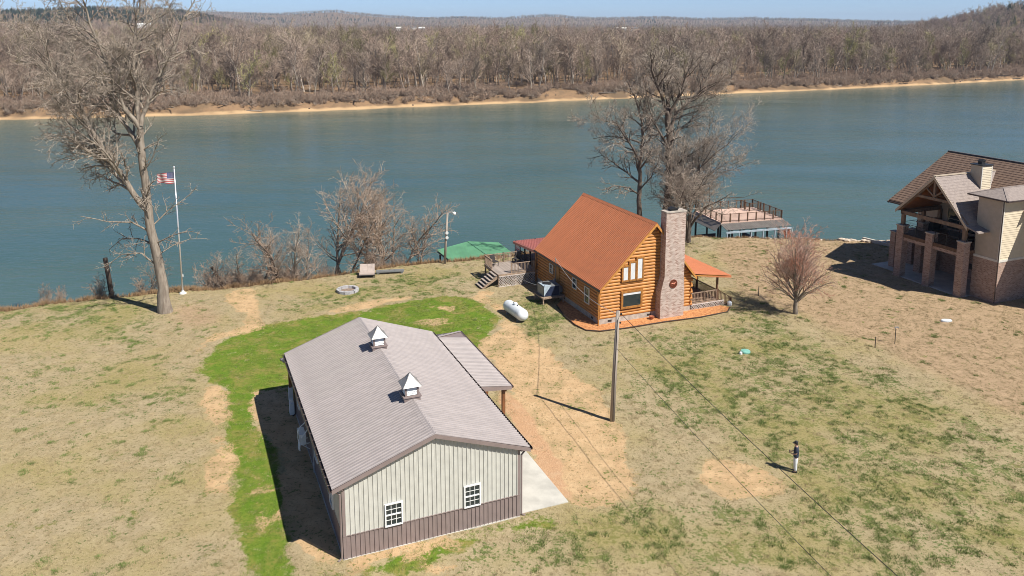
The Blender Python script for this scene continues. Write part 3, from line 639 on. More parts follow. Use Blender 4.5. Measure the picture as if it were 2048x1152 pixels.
for i, (px_x, dd, h) in enumerate([(-27.5, 1.6, 3.), (-25.6, 1.5, 4.), (-24.3, 2.2, 4.6), (-23.0, 2.4, 5.6), (-22.2, 1.8, 7.4), (-21.2, 2.6, 7.0), (-20.2, 2.0, 5.2), (-19.0, 3.0, 4.2), (-18.1, 2.4, 9.6), (-17.0, 3.2, 9.6), (-16.2, 2.2, 7.0),
                                 (-15.5, 3.4, 6.0), (-14.6, 1.6, 8.4), (-13.8, 3.2, 8.8), (-12.9, 2.6, 9.0), (-12.2, 3.6, 7.4), (-11.4, 2.4, 7.2), (-10.6, 3.4, 6.2), (-9.9, 2.2, 4.6), (-28.9, 1.8, 3.4), (-33.5, 1.6, 2.6)]):
    y = float(bank_y(px_x)) + dd; z = float(near_z(np.array([px_x]), np.array([y]))[0])
    big = h > 6.5
    put_tree('sapling', 'tall bare sapling rising from the river bank behind the lounge chair' if big else 'short bare sapling among the brush on the river bank', 'tree',
             SAP[i % 6], (px_x, y, z), rs.uniform(0, 6.28), (h + 1.2) / 7., 'tall saplings on the river bank' if big else 'short saplings on the river bank')
def shrub_mesh(seed, n, h, mat, w=.012, spread=.5):
    T = Tree(seed, cut=9, maxlev=2, dens=(4.5, 5), ratio=(0, .45, .45), up=.03, wig=.2, ang=(25, 60), rmin=w)
    for k in range(n):
        a = T.r.uniform(0, 6.28); s_ = abs(T.r.gauss(0, spread)); q = T.r.uniform(0, .35)
        T.grow((math.cos(a)*q, math.sin(a)*q, -.1), nrm((math.cos(a)*s_, math.sin(a)*s_, 1)), h * T.r.uniform(.5, 1.1), .018, 0)
    T.crown.v, T.crown.f, T.crown.m = T.trunk.v + T.crown.v, T.trunk.f + [tuple(i + len(T.trunk.v) for i in f) for f in T.crown.f], T.trunk.m + T.crown.m
    return T.crown.mesh('branches', mat, True)
SHR = [shrub_mesh(200 + i, 16, 1.9, MT['brush'], .011, .6) for i in range(4)]
for i in range(46):
    x = rs.choice([rs.uniform(-44, -30), rs.uniform(-29, -9), rs.uniform(-29, -17), rs.uniform(-29, -20)]); y = float(bank_y(x)) + rs.uniform(.6, 3.6); z = float(near_z(np.array([x]), np.array([y]))[0])
    o = link('shrub', SHR[i % 4], None, (x, y, z), rs.uniform(0, 6.28)); s_ = rs.uniform(.5, 1.0) if x < -30 else rs.uniform(.6, 1.35); o.scale = (s_, s_, s_ * rs.uniform(.9, 1.4))
    tag(o, 'low tangled bare shrub on the bank of the tall pale tree' if x < -30 else 'tangled bare shrub on the bank beyond the fire pit', 'shrub', 'brush beyond the pale tree' if x < -30 else 'brush beyond the fire pit')

# ---- scattering of things nobody could count
def scatter(name, pts, rot, sc, idx, sources, kind='stuff', label=None, cat=None):
    me = bpy.data.meshes.new(name); me.vertices.add(len(pts)); me.vertices.foreach_set('co', np.asarray(pts, np.float32).ravel())
    for nm, a, ty in (('rot', rot, 'FLOAT'), ('sc', sc, 'FLOAT'), ('idx', idx, 'INT')):
        at = me.attributes.new(nm, ty, 'POINT'); at.data.foreach_set('value', np.asarray(a, np.float32 if ty == 'FLOAT' else np.int32))
    o = link(name, me); tag(o, label, cat, None, kind)
    g = bpy.data.node_groups.new(name, 'GeometryNodeTree')
    g.interface.new_socket('Geometry', in_out='INPUT', socket_type='NodeSocketGeometry'); g.interface.new_socket('Geometry', in_out='OUTPUT', socket_type='NodeSocketGeometry')
    N, L = g.nodes, g.links; gi = N.new('NodeGroupInput'); go = N.new('NodeGroupOutput'); ip = N.new('GeometryNodeInstanceOnPoints')
    gti = N.new('GeometryNodeJoinGeometry')
    for so_ in reversed(sources):
        oi = N.new('GeometryNodeObjectInfo'); oi.inputs['Object'].default_value = so_; oi.inputs['As Instance'].default_value = True; L.new(oi.outputs['Geometry'], gti.inputs[0])
    def attr(nm, ty):
        a = N.new('GeometryNodeInputNamedAttribute'); a.data_type = ty; a.inputs[0].default_value = nm; return a.outputs['Attribute']
    cx = N.new('ShaderNodeCombineXYZ'); L.new(attr('rot', 'FLOAT'), cx.inputs[2])
    L.new(gi.outputs[0], ip.inputs['Points']); L.new(gti.outputs[0], ip.inputs['Instance']); ip.inputs['Pick Instance'].default_value = True
    L.new(attr('idx', 'INT'), ip.inputs['Instance Index']); L.new(cx.outputs[0], ip.inputs['Rotation']); L.new(attr('sc', 'FLOAT'), ip.inputs['Scale'])
    L.new(ip.outputs[0], go.inputs[0])
    o.modifiers.new('scatter', 'NODES').node_group = g
    return o
def source(name, me):                                    # kept out of the scene: only its mesh is scattered
    return bpy.data.objects.new(name, me)
def merged(a, b, mats):
    m = MB(); m.v = a.v + b.v; m.f = a.f + [tuple(i + len(a.v) for i in f) for f in b.f]; m.m = [0] * len(a.f) + [1] * len(b.f)
    return m.mesh('far_tree', mats, False)
def far_tree(seed, h, wide=1.):
    T = Tree(seed, cut=1, maxlev=3, dens=(.85 * 15 / h, 1.5, 4.2), ratio=(0, .36 * wide, .50, .85), up=.09, wig=.13, ang=(25, 60), rmin=.05, flat=.085)
    T.grow((0, 0, -.5), nrm((T.r.gauss(0,.07), T.r.gauss(0,.07), 1)), h, .26, 0)
    return T
FT_ = [far_tree(300 + i, 13 + (i * 7 % 5), (1., 1.25, .8, 1.1)[i % 4]) for i in range(8)]
FARM = [(t.trunk.mesh('trunk', MT['far_bark']), t.crown.mesh('crown', MT['far_twig'])) for t in FT_]
FSRC = [source('forest_tree', merged(t.trunk, t.crown, [MT['far_bark'], MT['far_twig']])) for t in FT_]
print('far tree tris', [len(t.trunk.f) * 2 + len(t.crown.f) for t in FT_])
# single trees of the far bank
rs = random.Random(77)
n = 0
for i in range(190):
    x = rs.uniform(-190, 330); t = rs.choice([rs.uniform(9, 16), rs.uniform(12, 30), rs.uniform(20, 46)]); y = float(shore_y(x)) + t / .92
    if abs(x / y) > .70: continue
    z = float(far_z(np.array([x]), np.array([y]))[0])
    if z < -4.2: continue
    s_ = rs.uniform(.6, 1.25); size = 'tall' if s_ > 1.02 else ('small' if s_ < .82 else 'medium'); form = ('even-crowned', 'broad', 'narrow', 'full-crowned')[i % 4]; near = 'close above the far sandy shore' if t < 15 else ('inside the far wood' if t > 30 else 'on the far river bank')
    put_tree('river_tree', '%s %s bare tree %s' % (size, form, near), 'tree', FARM[i % 8], (x, y, z), rs.uniform(0, 6.28), s_, '%s %s trees %s' % (size, form, near)); n += 1
print('river trees', n)
# the wood behind them reads as one mass
rg = np.random.default_rng(4)
def wood(n, ylo, yhi, amax):
    y = np.sqrt(rg.uniform(ylo**2, yhi**2, n)); a = rg.uniform(-amax, amax, n); x = a * y
    t = (y - shore_y(x)) * .92; return x, y, t
xs, ys, ss = [], [], []
for ylo, yhi, per, s0, s1, am in ((230, 650, 40, .5, 1.35, .78), (650, 1300, 70, .55, 1.15, .74), (1300, 2600, 170, .6, 1.0, .72), (2600, 5600, 700, .8, 1.2, .72)):
    n = int(am * (yhi**2 - ylo**2) / per); x, y, t = wood(n, ylo, yhi, am)
    k = t > 30; x, y = x[k], y[k]
    if ylo < 1300:
        gap = fbm(x, y, 60., 3, 91) ; k = gap > .30; x, y = x[k], y[k]
    xs.append(x); ys.append(y); ss.append(rg.uniform(s0, s1, len(x)))
wxs, wys, wss = map(np.concatenate, (xs, ys, ss))
HOUSES = [(-700, 1560), (-234, 1700), (-210, 1730), (-186, 1690), (214, 1620), (244, 1640)]
keep = np.ones(len(wxs), bool)
for hx, hy in HOUSES:
    u = (wxs / wys - hx / hy) * hy; keep &= ~((np.abs(u) < 30) & (wys < hy + 25) & (wys > hy - 330))
wxs, wys, wss = wxs[keep], wys[keep], wss[keep]; wz = far_z(wxs, wys)
d_ = np.hypot(wxs, wys); pxc = 1024 + 1621 * wxs / wys
pine = (fbm(wxs, wys, 130., 3, 71) > np.where((pxc < 560) & (d_ > 1500) & (d_ < 3400) & (wz > 22), .40, np.where((pxc > 1780) & (d_ > 1000) & (wz > 14), .50, np.where(d_ > 900, .70, .80))))
print('wood', len(wxs), 'pines', pine.sum())
q = ~pine
scatter('bare_woodland', np.stack([wxs[q], wys[q], wz[q]], -1), rg.uniform(0, 6.28, q.sum()), wss[q], rg.integers(0, 8, q.sum()), FSRC, 'stuff', 'bare grey-brown winter woodland covering the flood plain and hills', 'woodland')
def pine_mesh(seed):
    rr = random.Random(seed); m = MB(); h = 14.; m.tube([(0,0,-.5), (0,0,h*.9)], [.22, .04], 5)
    for k in range(90):
        z = h * (.22 + .78 * (k / 90.)); L = 3.0 * (1.03 - k / 90.) ** .75 * rr.uniform(.7, 1.2); a = k * 2.4 + rr.random(); c, s_ = math.cos(a), math.sin(a)
        w_ = L * .34; p = np.array([0, 0, z]); q_ = np.array([c*L, s_*L, z - .18*L]); u = np.array([-s_*w_, c*w_, 0]); mid = p*.45 + q_*.55
        m.add([p, mid + u, q_, mid - u], [(0, 1, 2, 3)], 1); m.add([p + (0,0,.2), mid + (0,0,.55), q_ + (0,0,.1), mid - (0,0,.35)], [(0, 1, 2, 3)], 1)
    return m.mesh('pine', [MT['far_bark'], MT['pine']])
PSRC = [source('pine_tree', pine_mesh(i)) for i in range(3)]
scatter('pine_woodland', np.stack([wxs[pine], wys[pine], wz[pine]], -1), rg.uniform(0, 6.28, pine.sum()), wss[pine], rg.integers(0, 3, pine.sum()), PSRC, 'stuff', 'dark green pines scattered through the hills', 'woodland')
# undergrowth of the far bank
FSH = [source('bank_brush', shrub_mesh(230 + i, 9, 2.0, MT['brush'], .035, .7)) for i in range(3)]
nb = 5200; x = rg.uniform(-200, 340, nb); t = 4.6 + rg.gamma(1.4, 8, nb); y = shore_y(x) + t / .92; z = far_z(x, y); k = (np.abs(x / y) < .75) & (z > -5.0) & (fbm(x, y, 22., 3, 15) > .36); x, y, z = x[k], y[k], z[k]
scatter('bank_undergrowth', np.stack([x, y, z], -1), rg.uniform(0, 6.28, len(x)), rg.uniform(.5, 1.5, len(x)), rg.integers(0, 3, len(x)), FSH, 'stuff', 'dry undergrowth along the far river bank', 'undergrowth')
# dry grass and weeds along the near bank edge
def tuft(seed, n, h, mat, w=.02, lean=.5):
    rr = random.Random(seed); m = MB()
    for k in range(n):
        a = rr.uniform(0, 6.28); q_ = rr.uniform(0, .16); l = abs(rr.gauss(0, lean)); L = h * rr.uniform(.5, 1.15); b = rr.uniform(0, 6.28)
        p = np.array([math.cos(a)*q_, math.sin(a)*q_, -.03]); d = np.array([math.cos(a)*l, math.sin(a)*l, 1.]); d /= np.linalg.norm(d); u = np.array([math.cos(b), math.sin(b), 0]) * w
        m.add([p-u, p+u, p + d*L], [(0, 1, 2)])
    return m.mesh('tuft', mat)
TSRC = [source('bank_tuft', tuft(i, 26, .5, MT['drygrass'])) for i in range(3)]
nb = 5200; x = rg.uniform(-60, 46, nb); y = bank_y(x) + rg.normal(.9, .8, nb); k = (y - bank_y(x) > -.5); x, y = x[k], y[k]
scatter('bank_grass', np.stack([x, y, near_z(x, y)], -1), rg.uniform(0, 6.28, len(x)), rg.uniform(.4, 1.3, len(x)) * np.where(x > 6, .5, 1.), rg.integers(0, 3, len(x)), TSRC, 'stuff', 'dry grass fringe along the edge of the near bank', 'grass')

# clumps of grass standing in the yard
MT['tuft_green'] = plain('green_clump', (.13, .20, .045), .9, 0, .3, .7, col2=(.20, .23, .07), rnd=.5)
MT['tuft_tan'] = plain('dormant_clump', (.46, .37, .22), .95, 0, .25, .7, col2=(.34, .275, .15), rnd=.5)
GSRC = [source('grass_clump', tuft(20 + i, 40, .13, MT['tuft_green'], .014, .9)) for i in range(3)]; DSRC = [source('dry_clump', tuft(30 + i, 34, .11, MT['tuft_tan'], .014, 1.1)) for i in range(3)]
def lookup(a, x, y): 
    i = np.clip(np.searchsorted(gx, x), 0, len(gx)-1); j = np.clip(np.searchsorted(gy, y), 0, len(gy)-1); return a[j, i]
def yard_points(n):
    x = rg.uniform(-46, 58, n); y = rg.uniform(29, 92, n); k = (y < bank_y(x) - .3) & (np.abs(x) < .72 * y + 4)
    for ox, oy, w_, l_, a0 in ((-7.585, 33.21, 11.9, 17.8, -.5), (7.014, 62.161, 11.8, 17.5, -.5), (41.86, 67.28, 14, 13, -1.4)):
        q_ = (x-ox)*A2[0] + (y-oy)*A2[1]; p_ = (x-ox)*A1[0] + (y-oy)*A1[1]; k &= ~((q_ > a0*.2) & (q_ < w_) & (p_ > -.1) & (p_ < l_))
    return x[k], y[k]
x, y = yard_points(330000); sp_ = lookup(spec, x, y); lu_ = lookup(lush, x, y); di_ = lookup(dirt, x, y); ba_ = lookup(bare, x, y)
f = .5*fbm(x, y, 1.1, 3, 61) + .5*fbm(x, y, .45, 2, 67)
k = (f + .36*sp_ - .12*lu_ - .25*di_ > .72) & (rg.random(len(x)) < .7); xg, yg = x[k], y[k]
scatter('lawn_clumps', np.stack([xg, yg, near_z(xg, yg)], -1), rg.uniform(0, 6.28, len(xg)), rg.uniform(.5, 1.25, len(xg)), rg.integers(0, 3, len(xg)), GSRC, 'stuff', 'dark green clumps of grass scattered over the dormant lawn', 'grass')
k = (~k) & (rg.random(len(x)) < np.where(di_ > .4, .04, np.where(lu_ > .5, .05, .30))) & (f > .42); xd, yd = x[k], y[k]
scatter('dormant_grass', np.stack([xd, yd, near_z(xd, yd)], -1), rg.uniform(0, 6.28, len(xd)), rg.uniform(.5, 1.2, len(xd)), rg.integers(0, 3, len(xd)), DSRC, 'stuff', 'straw coloured dormant grass of the yard', 'grass')
MT['tuft_new'] = plain('new_grass', (.155, .25, .03), .9, 0, .3, .5, col2=(.23, .275, .05), rnd=.4)
NSRC = [source('new_grass', tuft(40 + i, 40, .10, MT['tuft_new'], .014, .9)) for i in range(3)]
k = rg.random(len(x)) < np.clip(lu_ * 1.6 - .35, 0, 1) * np.clip((f - .36) * 4, 0, 1) * (1 - di_); xn, yn = x[k], y[k]
scatter('new_grass_strip', np.stack([xn, yn, near_z(xn, yn)], -1), rg.uniform(0, 6.28, len(xn)), rg.uniform(.5, 1.2, len(xn)), rg.integers(0, 3, len(xn)), NSRC, 'stuff', 'bright new grass sown in a strip round the barn', 'grass')
# driftwood and fallen trunks on the far shore
dr = random.Random(31)
for i in range(34):
    x = dr.uniform(-185, 330); y = float(shore_y(x)) + dr.uniform(1.5, 9); z = float(far_z(np.array([x]), np.array([y]))[0])
    if abs(x / y) > .66 or z < -6.0: continue
    L = dr.uniform(3, 9); m = MB(); m.tube([(0,0,.15), (L*.5, dr.gauss(0,.4), .35), (L, dr.gauss(0,.6), dr.uniform(.2,1.2))], [.28,.22,.08], 6)
    for j in range(4): q_ = L*dr.uniform(.4,.95); m.tube([(q_,0,.3), (q_+dr.gauss(.5,.4), dr.gauss(0,.6), dr.uniform(.6,1.8))], [.08,.03], 4)
    o = m.obj('driftwood_log', MT['bark_d' if i % 3 else 'bark']); o.location = (x, y, z); o.rotation_euler = (0, 0, dr.uniform(0, 6.28)); tag(o, 'dark fallen trunk lying on the far shore' if i % 3 else 'pale bleached driftwood trunk lying on the far shore', 'log', 'dark fallen trunks on the far shore' if i % 3 else 'pale driftwood on the far shore')
print('clumps', len(xg), len(xd), len(xn))

# ================================================================ BUILDINGS
from mathutils import Matrix
def place(o, org, u, v, n):
    o.matrix_basis = Matrix(((u[0], v[0], n[0], org[0]), (u[1], v[1], n[1], org[1]), (u[2], v[2], n[2], org[2]), (0, 0, 0, 1))); return o
def part(name, mb, mat, parent, label=None, smooth=False):
    o = mb.obj(name, mat, parent, smooth)
    if label: o['label'] = label
    return o
def rib_sheet(w, poly, ribs, t=.02, rw=.07, rh=.036, edge=.0):
    """flat sheet over poly (u,v) with raised ribs running along v, ribs = [(u, v0, v1)]"""
    m = MB(); m.prism([(x, y, 0) for x, y in poly], (0, 0, t))
    for u, v0, v1 in ribs:
        a, b = rw / 2, rw / 4
        m.add([(u-a, v0, t), (u+a, v0, t), (u+b, v0, t+rh), (u-b, v0, t+rh), (u-a, v1, t), (u+a, v1, t), (u+b, v1, t+rh), (u-b, v1, t+rh)],
              [(0,1,2,3), (7,6,5,4), (1,5,6,2), (2,6,7,3), (3,7,4,0)])
    return m
def roof_slope(parent, mat, org, u, v, n, width, length, npan, nr=4, rh=.042, name='roof_panel'):
    w = width / npan; m = rib_sheet(w, [(0.002,0), (w-.002,0), (w-.002,length), (0.002,length)], [(w*(k+.5)/nr, 0, length) for k in range(nr)], rh=rh)
    me = m.mesh(name, mat); out = []
    for i in range(npan):
        o = link(name, me, parent); place(o, [org[k] + u[k]*w*i for k in range(3)], u, v, n); out.append(o)
    return out
def window(parent, org, u, v, n, w, h, grid=(3, 2), fr='white', gl='glass', fw=.06, sashes=2, name='window'):
    """org = lower left corner on the wall face"""
    m = MB(); d = .075
    m.box((0,0,0), (w,fw,d)); m.box((0,h-fw,0), (w,h,d)); m.box((0,fw,0), (fw,h-fw,d)); m.box((w-fw,fw,0), (w,h-fw,d))
    iw, ih = w - 2*fw, h - 2*fw; sh = ih / sashes; gx_, gy_ = grid; mt = .024
    for s_ in range(sashes):
        y0_ = fw + s_*sh
        if s_: m.box((fw, y0_-.03, 0), (w-fw, y0_+.03, d-.012))
        for i in range(1, gx_): m.box((fw + iw*i/gx_ - mt/2, y0_+.03, 0), (fw + iw*i/gx_ + mt/2, y0_+sh-.03, .042))
        for j in range(1, gy_): m.box((fw, y0_ + sh*j/gy_ - mt/2, 0), (w-fw, y0_ + sh*j/gy_ + mt/2, .040))
    o = m.obj(name, MT[fr], parent); place(o, org, u, v, n)
    pw, ph = iw/gx_, sh/gy_; pm = MB(); pm.box((0,0,.012), (pw,ph,.026)); me = pm.mesh('pane', MT[gl])
    for s_ in range(sashes):
        for i in range(gx_):
            for j in range(gy_): link('pane', me, o, (fw + pw*i, fw + s_*sh + ph*j, 0))
    return o
X, Y_, Z_ = (1,0,0), (0,1,0), (0,0,1); NX, NY = (-1,0,0), (0,-1,0)

# ---------------------------------------------------------------- metal barn
BW, BL, BH, BR = 8.58, 15.8, 3.82, 1.5; sl_ = BR / (BW/2); OV, OG = .49, .22
barn = empty('metal_barn', (-7.585, 33.21, 0), BA, 'ivory and taupe metal barn with two roof cupolas and a wrap-around porch', 'barn')
cs = 1 / math.hypot(1, sl_); sn = sl_ * cs; rl = (BW/2 + OV) / cs; ze = BH - OV*sl_ + .05
part('wall_core', MB().box((.03,.03,0), (BW-.03, BL-.03, BH-.05)).prism([(.05,.03,BH-.05), (BW-.05,.03,BH-.05), (BW/2,.03,BH+BR-.09)], (0, BL-.06, 0)), MT['white_metal'], barn)
WZ = 1.17
def wall_panels(org, u, n, width, npan, top):
    w = width / npan
    lo = rib_sheet(w, [(.001,0), (w-.001,0), (w-.001,WZ), (.001,WZ)], [(w*(k+.5)/4, 0, WZ) for k in range(4)]).mesh('wainscot_panel', MT['taupe'])
    for i in range(npan):
        o = link('wainscot_panel', lo, barn); place(o, [org[k]+u[k]*w*i for k in range(3)], u, Z_, n)
        a, b = w*i, w*(i+1); mid = BW/2
        poly = [(.001, WZ+.03), (w-.001, WZ+.03), (w-.001, top(b))] + ([(mid-a, top(mid))] if a < mid < b and top(mid) != top(a) else []) + [(.001, top(a))]
        m = rib_sheet(w, poly, [(w*(k+.5)/4, WZ+.03, top(a + w*(k+.5)/4)) for k in range(4)])
        o = m.obj('wall_panel', MT['white_metal'], barn); place(o, [org[k]+u[k]*w*i for k in range(3)], u, Z_, n)
gt = lambda q_: BH + (BW/2 - abs(q_ - BW/2)) * sl_ - .04
wall_panels((0,0,0), X, NY, BW, 10, gt)
wall_panels((BW,BL,0), NX, Y_, BW, 10, gt)
wall_panels((0,BL,0), NY, NX, BL, 17, lambda q_: BH - .02)
wall_panels((BW,0,0), Y_, X, BL, 17, lambda q_: BH - .02)
m = MB()
for a, b in (((-.05,-.05), (.09,.04)), ((BW-.09,-.05), (BW+.05,.04)), ((-.05,BL-.04), (.09,BL+.05)), ((BW-.09,BL-.04), (BW+.05,BL+.05))): m.box((*a, 0), (*b, BH-.03))
part('corner_trim', m, MT['taupe'], barn)
part('wainscot_cap', MB().box((-.055,-.06,WZ), (BW+.055,-.02,WZ+.035)).box((-.06,-.02,WZ), (-.02,BL,WZ+.035)).box((BW+.02,-.02,WZ), (BW+.06,BL,WZ+.035)), MT['taupe'], barn)
part('base_sill', MB().box((-.08,-.08,-.1), (BW+.05, BL+.05, .05)), MT['concrete'], barn)
roof_slope(barn, MT['roof_taupe'], (-OV,-OG,ze), Y_, (cs,0,sn), (-sn,0,cs), BL+2*OG, rl-.04, 18)
roof_slope(barn, MT['roof_taupe'], (BW+OV,BL+OG,ze), NY, (-cs,0,sn), (sn,0,cs), BL+2*OG, rl-.04, 18)
zr = BH + BR + .05
part('ridge_cap', MB().prism([(BW/2-.24,-OG-.02,zr-.055), (BW/2,-OG-.02,zr+.035), (BW/2+.24,-OG-.02,zr-.055), (BW/2+.24,-OG-.02,zr-.075), (BW/2,-OG-.02,zr+.01), (BW/2-.24,-OG-.02,zr-.075)], (0, BL+2*OG+.04, 0)), MT['roof_taupe'], barn)
for yy in (-OG-.045, BL+OG+.005):
    m = MB()
    for s_ in (-1, 1):
        e0 = np.array([BW/2 + s_*(BW/2+OV+.02), yy, ze-.03]); e1 = np.array([BW/2, yy, zr-.0])
        m.prism([e0, e1, e1 - (0,0,.19), e0 - (0,0,.19)], (0,.04,0))
        m.prism([e0 - (0,0,.02) + (0,.04,0), e1 - (0,0,.02) + (0,.04,0), e1 - (0,0,.05) + (0,.04,0), e0 - (0,0,.05) + (0,.04,0)], (0, OG - .045, 0))
    part('rake_trim', m, MT['taupe'], barn)
for s_, xe in ((-1, -OV), (1, BW+OV)):
    m = MB(); x0_, x1_ = (xe-.13, xe+.005) if s_ < 0 else (xe-.005, xe+.13)
    m.box((x0_,-OG-.04,ze-.12), (x1_,BL+OG,ze-.105)); m.box((x0_,-OG-.04,ze-.105), (x0_+.015,BL+OG,ze+.0)); m.box((x1_-.015,-OG-.04,ze-.105), (x1_,BL+OG,ze-.002))
    g_ = part('gutter', m, MT['trim_dark'], barn); bm_ = MB().box((x0_-.004,0,ze-.004), (x1_+.004,.022,ze+.006)).mesh('gutter_bracket', MT['taupe'])
    for k in range(22): link('gutter_bracket', bm_, g_, (0, .2 + k*.72, 0))
    part('soffit', MB().box((min(xe, 0 if s_ < 0 else BW)+.01,-OG,ze-.14), (max(xe, 0 if s_ < 0 else BW)-.01,BL+OG,ze-.125)), MT['taupe'], barn)
for x_, y_ in ((-.13,-.02), (BW+.13,-.02), (-.13, 14.9)):
    part('downspout', MB().tube([(x_*1.0 + (-.3 if x_ < 0 else .3), y_, ze-.12), (x_, y_, ze-.42), (x_, y_, .12), (x_ + (-.18 if x_ < 0 else .18), y_-.05, .05)], .048, 6), MT['taupe'] if y_ < 5 else MT['trim_dark'], barn)
for x_ in (1.87, 5.71): window(barn, (x_,-.05,1.19), X, Z_, NY, .84, 1.14)
for y_ in (2.2, 6.6, 13.1): window(barn, (-.05,y_+.84,1.19), NY, Z_, NX, .84, 1.14)
def cupola(yc):
    z0_ = zr - .28; e = part('cupola_base', MB().box((BW/2-.42,yc-.42,z0_), (BW/2+.42,yc+.42,zr+.10)).box((BW/2-.47,yc-.47,zr+.10), (BW/2+.47,yc+.47,zr+.16)), MT['taupe'], barn)
    m = MB()
    for sx_ in (-1,1):
        for sy_ in (-1,1): m.box((BW/2+sx_*.31-.045,yc+sy_*.31-.045,zr+.16), (BW/2+sx_*.31+.045,yc+sy_*.31+.045,zr+.66))
    part('corner_post', m, MT['taupe'], e); part('louver_box', MB().box((BW/2-.29,yc-.29,zr+.16), (BW/2+.29,yc+.29,zr+.65)), MT['offwhite'], e)
    for k in range(5):
        zz = zr + .20 + k*.09
        part('louver', MB().prism([(BW/2-.265,yc-.29,zz), (BW/2-.265,yc-.345,zz), (BW/2-.265,yc-.29,zz+.075)], (.53,0,0)).prism([(BW/2+.29,yc-.265,zz), (BW/2+.345,yc-.265,zz), (BW/2+.29,yc-.265,zz+.075)], (0,.53,0)).prism([(BW/2-.29,yc-.265,zz), (BW/2-.345,yc-.265,zz), (BW/2-.29,yc-.265,zz+.075)], (0,.53,0)), MT['white'], e)
    m = MB(); a = .50; zt = zr + .66; P_ = [(BW/2-a,yc-a,zt), (BW/2+a,yc-a,zt), (BW/2+a,yc+a,zt), (BW/2-a,yc+a,zt)]; top = (BW/2, yc, zt+.62)
    mid = [(BW/2+(p[0]-BW/2)*.45, yc+(p[1]-yc)*.45, zt+.30) for p in P_]
    m.add(P_ + mid + [top], [(0,1,5,4),(1,2,6,5),(2,3,7,6),(3,0,4,7),(4,5,8),(5,6,8),(6,7,8),(7,4,8),(3,2,1,0)])
    for i in range(4): m.beam(P_[i], mid[i], .035, .03); m.beam(mid[i], top, .035, .03)
    part('cupola_roof', m, MT['galv'], e)
cupola(10.95); cupola(4.0)
# porch that wraps the right side and the back
PX, PYn, PYf, pz0, pz1 = 11.6, 8.2, 17.55, 3.22, 2.76
pr_ = part('porch_roof', MB().prism([(BW+.1,PYn,pz0-.05), (PX,PYn,pz1-.05), (PX,PYf,pz1-.05), (-.6,PYf,pz1-.05), (-.6,BL+.1,pz0-.05), (BW+.1,BL+.1,pz0-.05)], (0,0,.03)), MT['taupe'], barn)
dx = PX - BW - .1; Ls = math.hypot(dx, pz0-pz1); v_ = (-dx/Ls, 0, (pz0-pz1)/Ls); n_ = ((pz0-pz1)/Ls, 0, dx/Ls)
for i in range(9):
    w_ = .905; y0_ = PYn + i*w_; y1_ = y0_ + w_
    lim = lambda y: Ls if y <= BL+.1 else Ls * max(0, (PYf - y) / (PYf - BL - .1))
    if y0_ > PYf - .1: break
    y1_ = min(y1_, PYf); wd = y1_ - y0_
    m = rib_sheet(wd, [(0,0), (wd,0), (wd,lim(y1_)), (0,lim(y0_))], [(wd*(k+.5)/4, 0, max(.05, lim(y0_+wd*(k+.5)/4))) for k in range(4)])
    o = m.obj('roof_panel', MT['roof_taupe'], pr_)
    # u runs along +y, v up the slope
    place(o, (PX, y0_, pz1), Y_, v_, n_)
dy = PYf - BL - .1; Lb = math.hypot(dy, pz0-pz1); v2 = (0, -dy/Lb, (pz0-pz1)/Lb); n2_ = (0, (pz0-pz1)/Lb, dy/Lb)
nb_ = 13; w_ = (PX + .6) / nb_
for i in range(nb_):
    x1_ = PX - i*w_; x0_ = x1_ - w_
    lim = lambda x: Lb if x <= BW+.1 else Lb * max(0, (PX - x) / (PX - BW - .1))
    m = rib_sheet(w_, [(0,0), (w_,0), (w_,lim(x0_)), (0,lim(x1_))], [(w_*(k+.5)/4, 0, max(.05, lim(x1_-w_*(k+.5)/4))) for k in range(4)])
    o = m.obj('roof_panel', MT['roof_taupe'], pr_); place(o, (x1_, PYf, pz1), NX, v2, n2_)
part('hip_cap', MB().beam((PX,PYf,pz1+.04), (BW+.1,BL+.1,pz0+.04), .16, .03), MT['roof_taupe'], pr_)
part('porch_fascia', MB().box((PX,PYn-.02,pz1-.16), (PX+.035,PYf+.035,pz1+.0)).box((-.6,PYf,pz1-.16), (PX,PYf+.035,pz1+.0)).prism([(BW+.1,PYn-.03,pz0-.03), (PX,PYn-.03,pz1-.02), (PX,PYn-.03,pz1-.2), (BW+.1,PYn-.03,pz0-.36)], (0,.03,0)), MT['taupe'], barn)
part('porch_gutter', MB().box((PX+.035,PYn-.02,pz1-.11), (PX+.14,PYf+.1,pz1-.005)).box((-.6,PYf+.035,pz1-.11), (PX+.035,PYf+.14,pz1-.005)), MT['trim_dark'], barn)
part('porch_beam', MB().box((11.15,8.35,pz1-.36), (11.35,PYf-.2,pz1-.06)).box((-.2,17.15,pz1-.36), (11.15,17.35,pz1-.06)), MT['post_wood'], barn)
pm = MB().box((-.09,-.09,0), (.09,.09,pz1-.3)).mesh('porch_post', MT['post_wood'])
for x_, y_ in ((11.2,8.5), (11.2,11.4), (11.2,14.3), (11.2,17.2), (8.4,17.2), (5.6,17.2), (2.8,17.2), (-.1,17.2)): link('porch_post', pm, barn, (x_, y_, 0))
for x_, y_ in ((-.1,17.2),): part('post_sleeve', MB().box((x_-.13,y_-.13,0), (x_+.13,y_+.13,.9)), MT['white'], barn)
part('door', MB().box((BW+.03,9.6,.05), (BW+.075,10.55,2.15)), MT['white'], barn); part('overhead_door', MB().box((BW+.03,3.2,.05), (BW+.07,6.8,2.9)), MT['offwhite'], barn)
slab = MB().box((0,.1,-.25), (2.72,17.4,.06)).obj('concrete_slab', MT['concrete']); slab.location = (-7.585 + A2[0]*(BW+.06), 33.21 + A2[1]*(BW+.06), 0); slab.rotation_euler = (0,0,BA)
tag(slab, 'pale concrete apron along the right side of the metal barn', 'slab')
